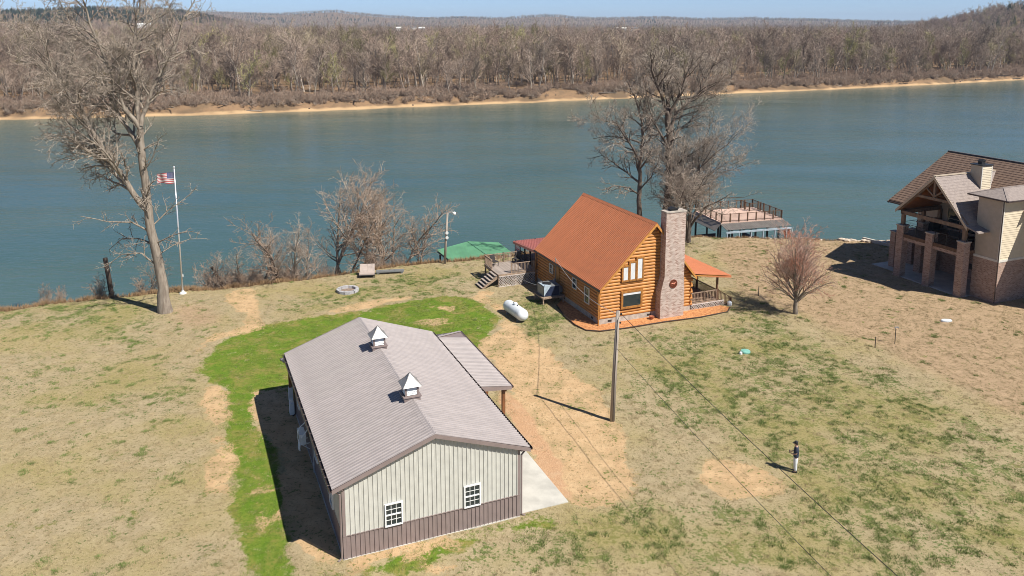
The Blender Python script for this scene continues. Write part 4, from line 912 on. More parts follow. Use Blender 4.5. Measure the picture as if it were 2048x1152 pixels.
# heat pump unit and pipes on the shaded wall
hp = empty('heat_pump', (-7.585 + A1[0]*9.9 - A2[0]*.42, 33.21 + A1[1]*9.9 - A2[1]*.42, .9), BA, 'white heat pump on brackets with coiled white line on the shaded barn wall', 'heat pump')
part('casing', MB().box((-.2,-.45,0), (.16,.45,.62)), MT['white'], hp); part('fan_grille', MB().lathe([(.24,-.012), (.24,.0), (.2,.012)], (-.205,-.1,.31), 18, 'x'), MT['steel_grey'], hp)
part('bracket', MB().beam((.38,-.3,-.02), (-.2,-.3,-.02), .04, .04).beam((.38,.3,-.02), (-.2,.3,-.02), .04, .04).beam((.38,-.3,-.4), (-.1,-.3,-.02), .03, .03).beam((.38,.3,-.4), (-.1,.3,-.02), .03, .03), MT['white'], hp)
ring_ = [(-.24 + .02*math.sin(k*1.3), -.62 + .27*math.cos(k*.42), .12 + .30*math.sin(k*.42)) for k in range(46)]
part('line_coil', MB().tube(ring_, .03, 5), MT['white'], hp); part('line_set', MB().tube([(-.2,-.1,.62), (-.1,.0,.85), (.3,.1,1.1), (.38,-.2,1.2), (.3,-.5,.95), (-.1,-.6,.5)], .03, 5), MT['white'], hp)
cd = MB().tube([(0,0,0), (0,0,1.9)], .035, 6).obj('conduit', MT['cable_l']); cd.location = (-7.585 + A1[0]*7.9 - A2[0]*.1, 33.21 + A1[1]*7.9 - A2[1]*.1, 0); tag(cd, 'pale vertical conduit on the shaded left barn wall', 'conduit')
hb = MB().box((-.14,-.2,.0), (.14,.2,.75)).box((-.1,-.12,.75), (.1,.12,.95)).obj('water_heater_box', MT['white']); hb.location = (-7.585 + A1[0]*15.3 - A2[0]*.28, 33.21 + A1[1]*15.3 - A2[1]*.28, 0); hb.rotation_euler = (0,0,BA); tag(hb, 'small white utility box at the far end of the shaded barn wall', 'utility box')

# ---------------------------------------------------------------- log house
HW, HL = 8.7, 11.9; XR, ZR = 4.9, 8.12; ZL, XE = 3.12, 8.98; kl = (ZR - ZL) / (XR + .2); kr = (ZR - 3.1) / (XE - XR)
house = empty('log_house', (7.014, 62.161, 0), BA, 'honey-coloured log house with steep orange metal roof and brick chimney', 'house')
ztop = lambda x: (ZL + (x + .2) * kl if x < XR else ZR - (x - XR) * kr) - .12
part('foundation', MB().box((.0,.0,-.6), (HW,HL,.5)), MT['concrete2'], house)
vm = MB().box((0,0,0), (.34,.03,.16)).mesh('foundation_vent', MT['steel_dark'])
for x_ in (.8, 4.5): link('foundation_vent', vm, house, (x_,-.02,.2))
for y_ in (1.0, 6.2, 9.5): o = link('foundation_vent', vm, house, (.02,y_,.2)); o.rotation_euler = (0,0,R(90))
part('wall_core', MB().box((.06,.06,.5), (HW-.06,HL-.06,2.9)).prism([(.06,.06,2.9), (HW-.06,.06,2.9), (HW-.06,.06,ztop(HW-.06)-.1), (XR,.06,ztop(XR)-.1), (.06,.06,ztop(.06)-.1)], (0,HL-.12,0)), MT['log_side'], house)
PT = .265
def log_mesh(L):
    n = 7; pr = [(-.115*math.sin(math.pi*(i+.5)/(n)) - .0, PT/2 - PT/2*math.cos(math.pi*i/(n-1)) ) for i in range(n)]
    pr = [( -.125*math.sin(math.pi*i/(n-1)), .004 + (PT-.008)*(.5-.5*math.cos(math.pi*i/(n-1)))) for i in range(n)]
    m = MB(); m.add([(0,a,b) for a,b in pr] + [(L,a,b) for a,b in pr], [(i,i+1,n+i+1,n+i) for i in range(n-1)] + [tuple(range(n)), tuple(range(2*n-1,n-1,-1)), (0,n,2*n-1,n-1)])
    return m
k = 0; z0_ = .5
while z0_ < ZR - .55:
    zt = z0_ + PT
    if zt < ztop(.0): xa = -.02
    else: xa = (zt + .12 - ZL) / kl - .2
    if zt < ztop(HW): xb = HW + .02
    else: xb = XR + (ZR - .12 - zt) / kr
    ext = .17 if (k % 2 == 0 and zt < 3.0) else .0
    if xb - xa > .25:
        o = log_mesh(xb - xa + 2*ext).obj('log', MT['log'], house); o.location = (xa - ext, .06, z0_)
    if zt < 3.15:
        ext2 = .17 if k % 2 else .0
        lm_ = log_mesh(HL + 2*ext2)
        o = lm_.obj('log', MT['log'], house); o.location = (.06, HL + ext2, z0_); o.rotation_euler = (0,0,R(-90))
        o = lm_.obj('log', MT['log'], house); o.location = (HW-.06, -ext2, z0_); o.rotation_euler = (0,0,R(90))
    z0_ += PT; k += 1
part('corner_board', MB().box((-.20,-.20,.0), (-.10,-.10,2.95)).box((-.2,HL+.1,.0), (-.1,HL+.2,2.9)), MT['trim_wood'], house)
def trimmed(org, u, n, w, h, gl, grid=(1,1), sashes=1, tw=.14):
    m = MB(); d = .17
    m.box((-tw,-tw,0), (w+tw,0,d)); m.box((-tw,h,0), (w+tw,h+tw,d)); m.box((-tw,0,0), (0,h,d)); m.box((w,0,0), (w+tw,h,d))
    o = m.obj('window', MT['trim_wood'], house); place(o, org, u, Z_, n)
    link('pane', MB().box((.04,.04,.10), (w-.04,h-.04,.13)).mesh('pane', MT[gl]), o)
    link('sash', MB().box((0,0,.05), (w,.045,.155)).box((0,h-.045,.05), (w,h,.155)).box((0,.045,.05), (.045,h-.045,.155)).box((w-.045,.045,.05), (w,h-.045,.155)).mesh('sash', MT['trim_wood']), o)
    return o
wn = trimmed((2.06,.0,1.28), X, NY, 1.72, 1.22, 'glass')
link('blind', MB().box((.05,1.0,.135), (1.67,1.17,.142)).mesh('blind', MT['blind']), wn)
for x_, z1_ in ((2.04,4.68), (2.70,4.98), (3.36,5.28)): trimmed((x_,.0,3.52), X, NY, .52, z1_-3.52, 'blind', tw=.11)
for y_, h_, zb, w_ in ((8.45,.85,1.85,.72), (3.85,.95,1.8,.78), (1.55,1.4,1.25,.85)): window(house, (-.06,y_+w_,zb), NY, Z_, NX, w_, h_, (1,1) if h_ > 1 else (1,1), 'offwhite', 'glass', .07)
part('door_trim', MB().box((-.09,7.2,.5), (-.06,8.1,2.75)), MT['trim_wood'], house)
cs_ = 1/math.hypot(1,kl); Ll = (XR+.2)/cs_; OGh = .42
roof_slope(house, MT['roof_orange'], (-.2,-OGh,ZL), Y_, (cs_,0,kl*cs_), (-kl*cs_,0,cs_), HL+2*OGh, Ll-.02, 14, 4, .045)
cr_ = 1/math.hypot(1,kr); Lr = (XE-XR)/cr_
roof_slope(house, MT['roof_orange'], (XE,HL+OGh,3.1), NY, (-cr_,0,kr*cr_), (kr*cr_,0,cr_), HL+2*OGh, Lr-.02, 14, 4, .045)
part('ridge_cap', MB().prism([(XR-.2,-OGh-.02,ZR-.13), (XR,-OGh-.02,ZR+.06), (XR+.2,-OGh-.02,ZR-.17), (XR+.2,-OGh-.02,ZR-.2), (XR,-OGh-.02,ZR+.03), (XR-.2,-OGh-.02,ZR-.16)], (0,HL+2*OGh+.04,0)), MT['roof_orange'], house)
for yy in (-OGh-.04, HL+OGh):
    part('rake_board', MB().prism([(-.22,yy,ZL-.01), (XR,yy,ZR-.01), (XR,yy,ZR-.26), (-.22,yy,ZL-.24)], (0,.04,0)).prism([(XR,yy,ZR-.01), (XE+.02,yy,3.09), (XE+.02,yy,2.86), (XR,yy,ZR-.26)], (0,.04,0)), MT['fascia'], house)
part('rake_soffit', MB().prism([(-.2,-OGh,ZL-.06), (XR,-OGh,ZR-.06), (XR,-OGh,ZR-.09), (-.2,-OGh,ZL-.09)], (0,OGh+.06,0)).prism([(XR,-OGh,ZR-.06), (XE,-OGh,3.04), (XE,-OGh,3.01), (XR,-OGh,ZR-.09)], (0,OGh+.06,0)), MT['fascia'], house)
part('gutter', MB().box((-.31,-OGh,ZL-.13), (-.2,HL+OGh,ZL-.02)), MT['steel_dark'], house)
# chimney
cx0, cx1, cd_ = 5.57, 7.44, .78
m = MB(); m.prism([(5.24,0,-.2), (7.52,0,-.2), (7.52,0,2.3), (cx1,0,3.6), (cx1,0,8.95), (cx0,0,8.95), (cx0,0,3.6), (5.24,0,2.3)], (0,-cd_,0))
ch = part('chimney', m, MT['brick_ch'], house)
part('chimney_cap', MB().box((cx0-.05,-cd_-.05,8.95), (cx1+.05,.05,9.05)), MT['concrete2'], ch); part('flue', MB().box((6.1,-.6,9.05), (6.75,-.15,9.2)).prism([(6.0,-.68,9.2), (6.85,-.68,9.2), (6.43,-.68,9.34)], (0,.6,0)), MT['steel_dark'], ch)
m = MB(); m.lathe([(.37,-.02), (.37,.02), (.345,.02), (.345,-.02)], (0,0,0), 28, 'y')
for i in range(5):
    a = math.pi/2 + i*2*math.pi/5; p0 = (.35*math.cos(a),0,.35*math.sin(a)); p1 = (.14*math.cos(a+.628),0,.14*math.sin(a+.628)); p2 = (.14*math.cos(a-.628),0,.14*math.sin(a-.628)); c_ = (0,-.10,0)
    m.add([c_, p1, p0, p2], [(0,1,2), (0,2,3)])
star = part('star_ornament', m, MT['copper'], ch); star.location = (6.42,-cd_-.03,2.95)
# side porch on the right
pw0, pw1 = 8.62, 12.5; Lp = math.hypot(pw1-pw0, .62); vv = (-(pw1-pw0)/Lp, 0, .62/Lp); nn = (.62/Lp, 0, (pw1-pw0)/Lp)
roof_slope(house, MT['roof_orange'], (pw1,-OGh,2.78), Y_, vv, nn, HL+OGh, Lp, 13, 4, .045, 'porch_roof_panel')
part('porch_fascia', MB().box((pw1,-OGh,2.62), (pw1+.04,HL,2.79)).prism([(8.98,-OGh-.03,2.6+.52), (pw1,-OGh-.03,2.78), (pw1,-OGh-.03,2.62), (8.98,-OGh-.03,3.1)], (0,.03,0)), MT['roof_orange'], house)
part('porch_ceiling', MB().prism([(8.7,-OGh,3.28), (pw1-.02,-OGh,2.74), (pw1-.02,-OGh,2.70), (8.7,-OGh,3.22)], (0,HL,0)), MT['fascia'], house)
part('porch_deck', MB().box((8.75,.05,.50), (11.6,HL,.65)), MT['deck_wood'], house)
pm = MB().box((-.07,-.07,-.2), (.07,.07,2.75)).mesh('porch_post', MT['rail_dark'])
for x_, y_ in ((11.5,.12), (11.5,3.0), (11.5,6.0), (11.5,9.0), (11.5,11.7)): link('porch_post', pm, house, (x_, y_, 0))
def railing(parent, a, b, h=.92, mat='rail_dark', sp=.14, base=.1, post=True):
    a = np.array(a, float); b = np.array(b, float); L = np.linalg.norm(b[:2]-a[:2]); m = MB(); up = np.array([0,0,1.])
    m.beam(a+up*h, b+up*h, .11, .05); m.beam(a+up*base, b+up*base, .06, .05)
    n_b = int(L / sp)
    r_ = part('railing', m, MT[mat], parent)
    mb_ = MB()
    for i in range(1, n_b):
        p = a + (b-a)*i/n_b; mb_.beam(p+up*base, p+up*h, .04, .04)
    part('balusters', mb_, MT[mat], r_)
    if post:
        mp_ = MB()
        for p in (a, b): mp_.beam(p - up*.05, p+up*(h+.08), .10, .10)
        part('rail_post', mp_, MT[mat], r_)
    return r_
railing(house, (8.9,.1,.65), (10.2,.1,.65), .85, 'deck_wood'); railing(house, (10.2,.1,.65), (11.45,.1,.65), .85, 'deck_wood')
railing(house, (11.5,3.0,.65), (11.5,.15,.65), .85); railing(house, (11.5,6,.65), (11.5,3.05,.65), .85)
railing(house, (11.6,.1,.62), (13.0,.1,-.28), .88)
for i in range(4): part('step', MB().box((11.62+.34*i,.2,.40-.19*i), (11.98+.34*i,1.5,.45-.19*i)), MT['deck_wood'], house)
def lattice_panel(parent, a, b, z0, z1, mat='lattice', sp=.25):
    a = np.array([a[0],a[1]], float); b = np.array([b[0],b[1]], float); L = np.linalg.norm(b-a); d = (b-a)/L; H_ = z1 - z0; nv = np.array([d[1], -d[0]]); m = MB()
    for sg in (1, -1):
        s0 = -H_ if sg > 0 else 0.; t = s0
        while t < L + (0 if sg > 0 else H_):
            pts = []
            for zz in (0, H_):
                pts.append((t + sg*zz, zz))
            (t0_, q0), (t1_, q1) = pts
            lo_, hi_ = 0., 1.
            dt = t1_ - t0_
            if dt > 0: lo_ = max(0, (0-t0_)/dt); hi_ = min(1, (L-t0_)/dt)
            else: lo_ = max(0, (L-t0_)/dt); hi_ = min(1, (0-t0_)/dt)
            if hi_ - lo_ > .03:
                off = nv * (.012 * sg)
                A_ = a + d*(t0_+dt*lo_) + off; B_ = a + d*(t0_+dt*hi_) + off
                m.beam((*A_, z0+H_*lo_), (*B_, z0+H_*hi_), .022, .045)
            t += sp
    m.beam((*a,z1), (*b,z1), .06, .08); m.beam((*a,z0+.02), (*b,z0+.02), .06, .06)
    return part('lattice_panel', m, MT[mat], parent)
lattice_panel(house, (8.8,.03), (12.2,.03), -.15, .50)
# back porch, roofed and screened
roof_slope(house, MT['roof_pink'], (8.7,17.4,2.66), NX, (0,-5.5/5.52,.46/5.52), (0,.46/5.52,5.5/5.52), 8.9, 5.52, 10, 4, .045, 'porch_roof_panel')
part('porch_fascia', MB().box((-.25,17.38,2.45), (8.75,17.44,2.66)).prism([(-.25,11.95,3.10), (-.25,17.4,2.66), (-.25,17.4,2.44), (-.25,11.95,2.86)], (.05,0,0)), MT['roof_pink'], house)
part('porch_floor', MB().box((-.1,12.0,1.05), (8.6,17.2,1.25)), MT['deck_grey'], house)
pm = MB().box((-.06,-.06,-3), (.06,.06,2.75)).mesh('porch_post', MT['screen'])
for x_, y_ in ((-.05,12.3), (-.05,13.6), (-.05,14.9), (-.05,16.1), (-.05,17.2), (2.1,17.2), (4.3,17.2), (6.5,17.2), (8.5,17.2), (8.5,14.5)): link('porch_post', pm, house, (x_, y_, 0))
part('screen_panel', MB().box((-.08,12.05,.1), (-.04,13.3,1.95)), MT['screen'], house); railing(house, (-.05,13.6,1.25), (-.05,17.2,1.25), .8, 'screen', .3)
part('skirt_wall', MB().box((-.04,12.0,-.5), (.0,13.4,1.05)), MT['concrete2'], house)
bn = MB().prism([(-.12,17.0,1.1), (-.12,16.0,1.05), (-.12,15.95,2.4), (-.12,17.05,2.5)], (.01,0,0)).obj('banner', MT['flag_white'], None)
bn.location = (7.014,62.161,0); bn.rotation_euler = (0,0,BA); tag(bn, 'white banner with red and dark stripes hanging at the back porch corner', 'banner')
for i in range(3): part('banner_stripe', MB().prism([(-.127,16.95,2.2-.17*i), (-.127,16.5,2.12-.17*i), (-.127,16.05,2.2-.17*i), (-.127,16.05,2.11-.17*i), (-.127,16.5,2.02-.17*i), (-.127,16.95,2.11-.17*i)], (.004,0,0)), MT['flag_red'] if i != 1 else MT['flag_blue'], bn)
# open deck with stairs
part('deck_floor', MB().box((-3.9,12.1,1.12), (-.1,15.7,1.18)), MT['deck_grey'], house)
bdm = MB().box((-3.9,0,1.18), (-.1,.135,1.21)).mesh('deck_board', MT['deck_grey'])
for i in range(24): link('deck_board', bdm, house, (0, 12.12 + i*.15, 0))
part('deck_beam', MB().box((-3.9,12.06,.95), (-.1,12.12,1.2)).box((-3.94,12.1,.95), (-3.88,15.7,1.2)).box((-3.9,15.68,.95), (-.1,15.74,1.2)), MT['deck_wood'], house)
pm = MB().box((-.06,-.06,-2.5), (.06,.06,1.15)).mesh('deck_post', MT['deck_wood'])
for x_ in (-3.85,-2.2,-.3):
    for y_ in (12.2,15.6): link('deck_post', pm, house, (x_, y_, 0))
railing(house, (-2.6,12.12,1.2), (-.3,12.12,1.2), .9, 'deck_wood'); railing(house, (-3.85,15.65,1.2), (-2.0,15.65,1.2), .9, 'deck_wood'); railing(house, (-2.0,15.65,1.2), (-.2,15.65,1.2), .9, 'deck_wood'); railing(house, (-3.88,13.9,1.2), (-3.88,15.6,1.2), .9, 'deck_wood')
lattice_panel(house, (-3.85,12.08), (-2.25,12.08), 0, 1.0); lattice_panel(house, (-2.25,12.08), (-.15,12.08), -.1, 1.0)
for i in range(6): part('stair_tread', MB().box((-4.22-.27*i,12.25,1.03-.19*i), (-3.9-.27*i,13.75,1.08-.19*i)), MT['deck_grey'], house)
part('stringer', MB().prism([(-3.9,12.2,1.1), (-5.6,12.2,-.05), (-5.6,12.2,-.2), (-3.9,12.2,.8)], (0,.05,0)).prism([(-3.9,13.75,1.1), (-5.6,13.75,-.05), (-5.6,13.75,-.2), (-3.9,13.75,.8)], (0,.05,0)), MT['deck_wood'], house)
def HPt(q_, p_, z_=0.): return (7.014 + A2[0]*q_ + A1[0]*p_, 62.161 + A2[1]*q_ + A1[1]*p_, z_)
def patio_chair(loc, rz, lab):
    e = empty('patio_chair', loc, rz, lab, 'chair', None); part('seat', MB().box((-.28,-.27,.38), (.28,.27,.44)), MT['fabric_dark'], e); part('backrest', MB().prism([(-.28,.24,.44), (.28,.24,.44), (.28,.38,.98), (-.28,.38,.98)], (0,.04,0)), MT['fabric_dark'], e)
    lm_ = MB().box((-.025,-.025,0), (.025,.025,.4)).mesh('leg', MT['fabric_dark'])
    for x_ in (-.26,.26):
        for y_ in (-.24,.24): link('leg', lm_, e, (x_, y_, 0))
patio_chair(HPt(-3.2,14.9,1.21), BA+.3, 'dark patio chair at the corner of the open deck'); patio_chair(HPt(-.9,15.0,1.21), BA-1.2, 'dark patio chair on the deck against the screened porch')
# mast, HVAC unit on its stand
ms = MB().tube([(0,0,1.0), (0,0,3.6)], .03, 6).box((-.14,-.1,1.2), (.02,.1,1.65)).obj('service_mast', MT['steel_grey']); ms.location = HPt(-.2,7.75); ms.rotation_euler = (0,0,BA); tag(ms, 'grey electric mast and meter box on the log house side wall', 'mast')
hv = empty('hvac_unit', HPt(-1.25,6.9,0), BA, 'large grey and navy air conditioning unit on a wooden stand beside the log wall', 'air conditioner')
part('stand', MB().box((-1.0,-.95,.55), (1.15,.95,.68)), MT['deck_wood'], hv)
lm_ = MB().box((-.05,-.05,-.1), (.05,.05,.55)).mesh('leg', MT['deck_wood'])
for x_ in (-.9,1.0):
    for y_ in (-.85,.85): link('leg', lm_, hv, (x_, y_, 0))
part('casing', MB().box((-.75,-.7,.68), (.75,.7,1.62)), MT['steel_grey'], hv); part('coil_panel', MB().box((-.7,-.735,.74), (.68,-.7,1.55)), MT['navy'], hv); part('side_panel', MB().box((-.785,-.62,.74), (-.75,.62,1.55)), MT['steel_grey'], hv)
part('top_grille', MB().lathe([(.42,1.62), (.42,1.66), (.30,1.68), (.05,1.68)], (-.2,0,0), 20), MT['steel_dark'], hv); part('tarp', MB().add([(-.79,-.74,1.66), (-.1,-.74,1.66), (-.79,-.77,.78), (-.79,.4,1.66)], [(0,2,1), (0,1,3)]), MT['steel_blue'], hv)
part('duct', MB().box((.75,-.3,.75), (1.2,.3,1.25)), MT['steel_grey'], hv)

# ---------------------------------------------------------------- brick house with the high porch
bh = empty('brick_house', (41.86, 67.28, 0), BA, 'brick and tan-sided house with a high timber-gabled porch', 'house')
DZ = 4.25
part('brick_wall', MB().box((0,0,-.6), (12,2.4,3.75)).box((4,2.4,-.6), (14,12,3.75)), MT['brick_h'], bh)
def lap(parent, mat, org, u, n, w, h, step=.2, name='siding'):
    m = MB(); k_ = int(h/step)
    for i in range(k_): m.add([(0,i*step,.045), (w,i*step,.045), (w,(i+1)*step,.006), (0,(i+1)*step,.006)], [(0,1,2,3)]); m.add([(0,i*step,.006), (w,i*step,.006), (w,i*step,.045), (0,i*step,.045)], [(0,1,2,3)])
    o = m.obj(name, MT[mat], parent, fix=False); return place(o, org, u, Z_, n)
part('upper_wall', MB().box((.03,.03,3.75), (12,2.4,9.1)).box((4.03,2.4,3.75), (13.9,11.9,7.2)), MT['siding'], bh)
lap(bh, 'siding', (.03,2.4,3.9), NY, NX, 2.37, 5.2); lap(bh, 'siding_lit', (.03,.03,3.9), X, NY, 11.9, 5.2); lap(bh, 'siding', (4.03,11.9,3.9), NY, NX, 9.5, 4.5)  # sun-facing front wall gets the lightened copy of the tan siding
part('band_board', MB().box((-.04,-.04,3.72), (12,.03,3.92)).box((-.04,.03,3.72), (.03,2.4,3.92)), MT['offwhite'], bh)
part('corner_board', MB().box((-.05,-.05,3.92), (.06,.02,9.1)).box((-.04,.02,3.92), (.0,.12,9.1)), MT['offwhite'], bh)
part('downspout', MB().tube([(-.1,-.02,9.15), (-.1,-.02,8.8), (-.07,-.02,8.6), (-.07,-.02,.1)], .05, 6), MT['trim_dark'], bh)
# hipped wing roof
e0, e1, e2, e3 = (-.45,-.65,9.28), (12,-.65,9.28), (12,3.15,9.28), (-.45,3.15,9.28); a0, a1_ = (1.5,1.25,9.98), (12,1.25,9.98)
part('wing_roof', MB().add([e0,e1,e2,e3,a0,a1_], [(0,1,5,4), (4,5,2,3), (3,0,4)]).box((-.45,-.65,9.16), (12,3.15,9.27)), MT['shingle_g'], bh)
part('wing_gutter', MB().box((-.55,-.75,9.16), (12,-.66,9.27)).box((-.55,-.66,9.16), (-.46,3.15,9.27)), MT['trim_dark'], bh)
part('hip_cap', MB().beam(e0, a0, .2, .03).beam(e3, a0, .2, .03).beam(a0, a1_, .2, .03), MT['shingle_g'], bh)
# main roof: ridge runs towards the river
mr = lambda x: 11.2 - .575*(8-x)
def slope(poly, t=.12): return [(x, y, mr(x)) for x, y in poly]
m = MB().prism(slope([(.3,9.6), (8,9.6), (8,12.2), (.3,12.2)]), (0,0,-.14)).prism(slope([(4,-1), (8,-1), (8,9.6), (4,9.6)]), (0,0,-.14)).prism(slope([(2.2,2.4), (4,2.4), (4,9.6), (2.2,9.6)]), (0,0,-.14))
m.prism([(8,-1,11.2), (15.5,-1,6.9), (15.5,12.2,6.9), (8,12.2,11.2)], (0,0,-.14))
part('main_roof', m, MT['shingle'], bh); part('ridge_cap', MB().box((7.86,-1,11.17), (8.14,12.25,11.26)), MT['shingle_d'], bh)
# courses of the nearer roof slope
m = MB()
for i in range(26):
    x0_ = .35 + i*.29; ya = 9.6 if x0_ < 2.3 else -1
    m.add([(x0_,ya,mr(x0_)+.035), (x0_,12.2,mr(x0_)+.035), (x0_+.29,12.2,mr(x0_+.29)+.004), (x0_+.29,ya,mr(x0_+.29)+.004)], [(0,1,2,3)]); m.add([(x0_,ya,mr(x0_)), (x0_,12.2,mr(x0_)), (x0_,12.2,mr(x0_)+.035), (x0_,ya,mr(x0_)+.035)], [(0,1,2,3)])
part('shingle_courses', m, MT['shingle'], bh)['kind'] = 'stuff'
part('main_rake', MB().prism([(.2,12.2,mr(.2)), (8,12.2,11.2), (8,12.2,10.95), (.2,12.2,mr(.2)-.25)], (0,.05,0)), MT['timber'], bh)
part('main_gutter', MB().box((.1,9.7,mr(.2)-.16), (.24,12.25,mr(.2)-.04)), MT['trim_dark'], bh)
# porch gable
px0 = -1.45; yc, ya, yb, za, zb = 5.87, 9.75, 2.2, 6.5, 10.38; kx = (zb-za)/(ya-yc); kb = (zb-6.55)/(yc-yb)
m = MB()
m.prism([(px0,yc,zb), (px0,ya,za), (6.6,ya,za), (6.6,yc,zb)], (0,0,-.16)).prism([(px0,yc,zb), (6.6,yc,zb), (6.6,yb,6.55), (px0,yb,6.55)], (0,0,-.16))
m.prism([(px0,yb,6.55), (.0,yb,6.55), (.0,1.05,6.25), (px0,1.05,6.25)], (0,0,-.12))
pg = part('porch_roof', m, MT['shingle_g'], bh)
m = MB(); nc = 18
for i in range(nc):
    t0_, t1_ = i/nc, (i+1)/nc
    y0_, z0_, y1_, z1_ = yb+(yc-yb)*t0_, 6.55+(zb-6.55)*t0_, yb+(yc-yb)*t1_, 6.55+(zb-6.55)*t1_
    m.add([(px0,y0_,z0_+.035), (6.6,y0_,z0_+.035), (6.6,y1_,z1_+.004), (px0,y1_,z1_+.004)], [(0,1,2,3)]); m.add([(px0,y0_,z0_), (6.6,y0_,z0_), (6.6,y0_,z0_+.035), (px0,y0_,z0_+.035)], [(0,1,2,3)])
part('shingle_courses', m, MT['shingle_g'], pg)['kind'] = 'stuff'
part('ridge_cap', MB().box((px0,yc-.14,zb-.02), (6.4,yc+.14,zb+.05)), MT['siding'], pg)
part('porch_ceiling', MB().prism([(px0+.3,yc,zb-.3), (px0+.3,ya-.3,za+.05), (4,ya-.3,za+.05), (4,yc,zb-.3)], (0,0,-.05)).prism([(px0+.3,yc,zb-.3), (4,yc,zb-.3), (4,yb+.3,za+.1), (px0+.3,yb+.3,za+.1)], (0,0,-.05)), MT['soffit'], bh)
part('rake_board', MB().prism([(px0-.05,yc,zb), (px0-.05,ya+.05,za), (px0-.05,ya+.05,za-.28), (px0-.05,yc,zb-.32)], (.05,0,0)).prism([(px0-.05,yc,zb), (px0-.05,yc,zb-.32), (px0-.05,yb-.05,6.2), (px0-.05,yb-.05,6.5)], (.05,0,0)), MT['siding'], bh)
xt = px0 + .22; tz = 8.35; yl, yr = yc + (zb-tz)/kx - .15, yc - (zb-tz)/kb + .15
m = MB().beam((xt,yl+.2,tz-.1), (xt,yr-.2,tz-.1), .2, .24).beam((xt,yc,tz), (xt,yc,zb-.3), .18, .18).beam((xt,yc,tz+.1), (xt,yc+1.0,tz+.85), .14, .14).beam((xt,yc,tz+.1), (xt,yc-1.0,tz+.85), .14, .14)
m.beam((xt,yc,zb-.35), (xt,ya-.2,za+.0), .18, .2).beam((xt,yc,zb-.35), (xt,yb+.1,za+.1), .18, .2)
part('gable_truss', m, MT['timber'], bh)
part('porch_header', MB().box((-1.15,9.2,6.1), (4,9.45,6.45)).box((-1.15,2.4,6.1), (-.9,9.4,6.45)), MT['timber'], bh)
part('porch_deck', MB().box((-1.25,2.3,DZ-.32), (4,9.7,DZ)), MT['rail_dark'], bh); part('deck_beam', MB().box((-1.2,2.4,DZ-.62), (-.85,9.6,DZ-.32)).box((-1.2,9.2,DZ-.62), (4,9.55,DZ-.32)), MT['brick_h'], bh)
def pillar(x_, y_, top, hw=.36, post=True):
    p_ = part('brick_column', MB().box((x_-hw,y_-hw,-.5), (x_+hw,y_+hw,top)), MT['brick_h'], bh); part('column_cap', MB().box((x_-hw-.07,y_-hw-.07,top), (x_+hw+.07,y_+hw+.07,top+.10)), MT['concrete2'], p_)
    if post: part('timber_post', MB().box((x_-.15,y_-.15,top+.1), (x_+.15,y_+.15,6.2)), MT['timber'], p_)
for y_ in (9.2,2.65): pillar(-1.0, y_, 4.98)
pillar(-1.0, 5.95, 4.98, post=False)
for x_ in (1.6,3.8): pillar(x_, 9.2, 5.0)
for x_ in (.8,3.2): pillar(x_, 11.6, 3.6, .3, False)
def cable_rail(a, b):
    a = np.array(a, float); b = np.array(b, float); m = MB(); m.beam(a+(0,0,1.0), b+(0,0,1.0), .05, .04); n_p = max(2, int(np.linalg.norm(b-a)/1.2)+1)
    for i in range(n_p): p = a+(b-a)*i/(n_p-1); m.beam(p, p+(0,0,1.0), .045, .045)
    for k_ in range(6): m.beam(a+(0,0,.14+.14*k_), b+(0,0,.14+.14*k_), .012, .012)
    part('porch_railing', m, MT['steel_dark'], bh)
cable_rail((-1.15,3.1,DZ), (-1.15,5.5,DZ)); cable_rail((-1.15,6.4,DZ), (-1.15,8.8,DZ)); cable_rail((-.5,9.5,DZ), (1.2,9.5,DZ)); cable_rail((2.0,9.5,DZ), (3.9,9.5,DZ)); cable_rail((-1.1,2.35,DZ), (-.05,2.35,DZ))
for y_, w_ in ((8.2,1.5), (6.2,1.5), (4.6,.95)): window(bh, (3.98,y_+.3,DZ+.15), NY, Z_, NX, w_, 2.1, (1,1), 'siding', 'glass', .09, 1 if w_ < 1 else 2)
part('front_wing', MB().box((4.0,-6.5,-.6), (13,-.05,9.1)), MT['siding_lit'], bh); part('front_wing_roof', MB().prism([(3.5,-7,9.28), (13.5,-7,9.28), (8.5,-7,11.2)], (0,8,0)), MT['shingle_g'], bh)
part('vent', MB().box((3.94,5.2,1.1), (4.0,5.7,1.6)), MT['steel_dark'], bh)
chm = part('chimney', MB().box((3.0,4.6,8.4), (4.25,5.75,11.2)), MT['siding'], bh); lap(chm, 'siding_lit', (3.0,4.6,9.0), X, NY, 1.25, 2.2, .16); part('chimney_cap', MB().box((2.9,4.5,11.2), (4.35,5.85,11.28)).box((3.4,5.0,11.28), (3.85,5.4,11.55)).prism([(3.3,4.95,11.55), (3.95,4.95,11.55), (3.62,4.95,11.75)], (0,.5,0)), MT['steel_dark'], chm)
part('corner_board', MB().box((2.96,4.56,9.0), (3.05,4.6,11.2)).box((4.2,4.56,9.0), (4.29,4.6,11.2)), MT['offwhite'], chm)
sb = MB().box((-1.2,2.3,-.3), (4.0,9.8,.06)).box((-.5,9.8,-.3), (4.5,13.0,.05)).obj('patio_slab', MT['concrete']); sb.location = (41.86,67.28,0); sb.rotation_euler = (0,0,BA); tag(sb, 'concrete patio under the high porch of the brick house', 'slab')
def BPt(q_, p_, z_=0.): return (41.86 + A2[0]*q_ + A1[0]*p_, 67.28 + A2[1]*q_ + A1[1]*p_, z_)
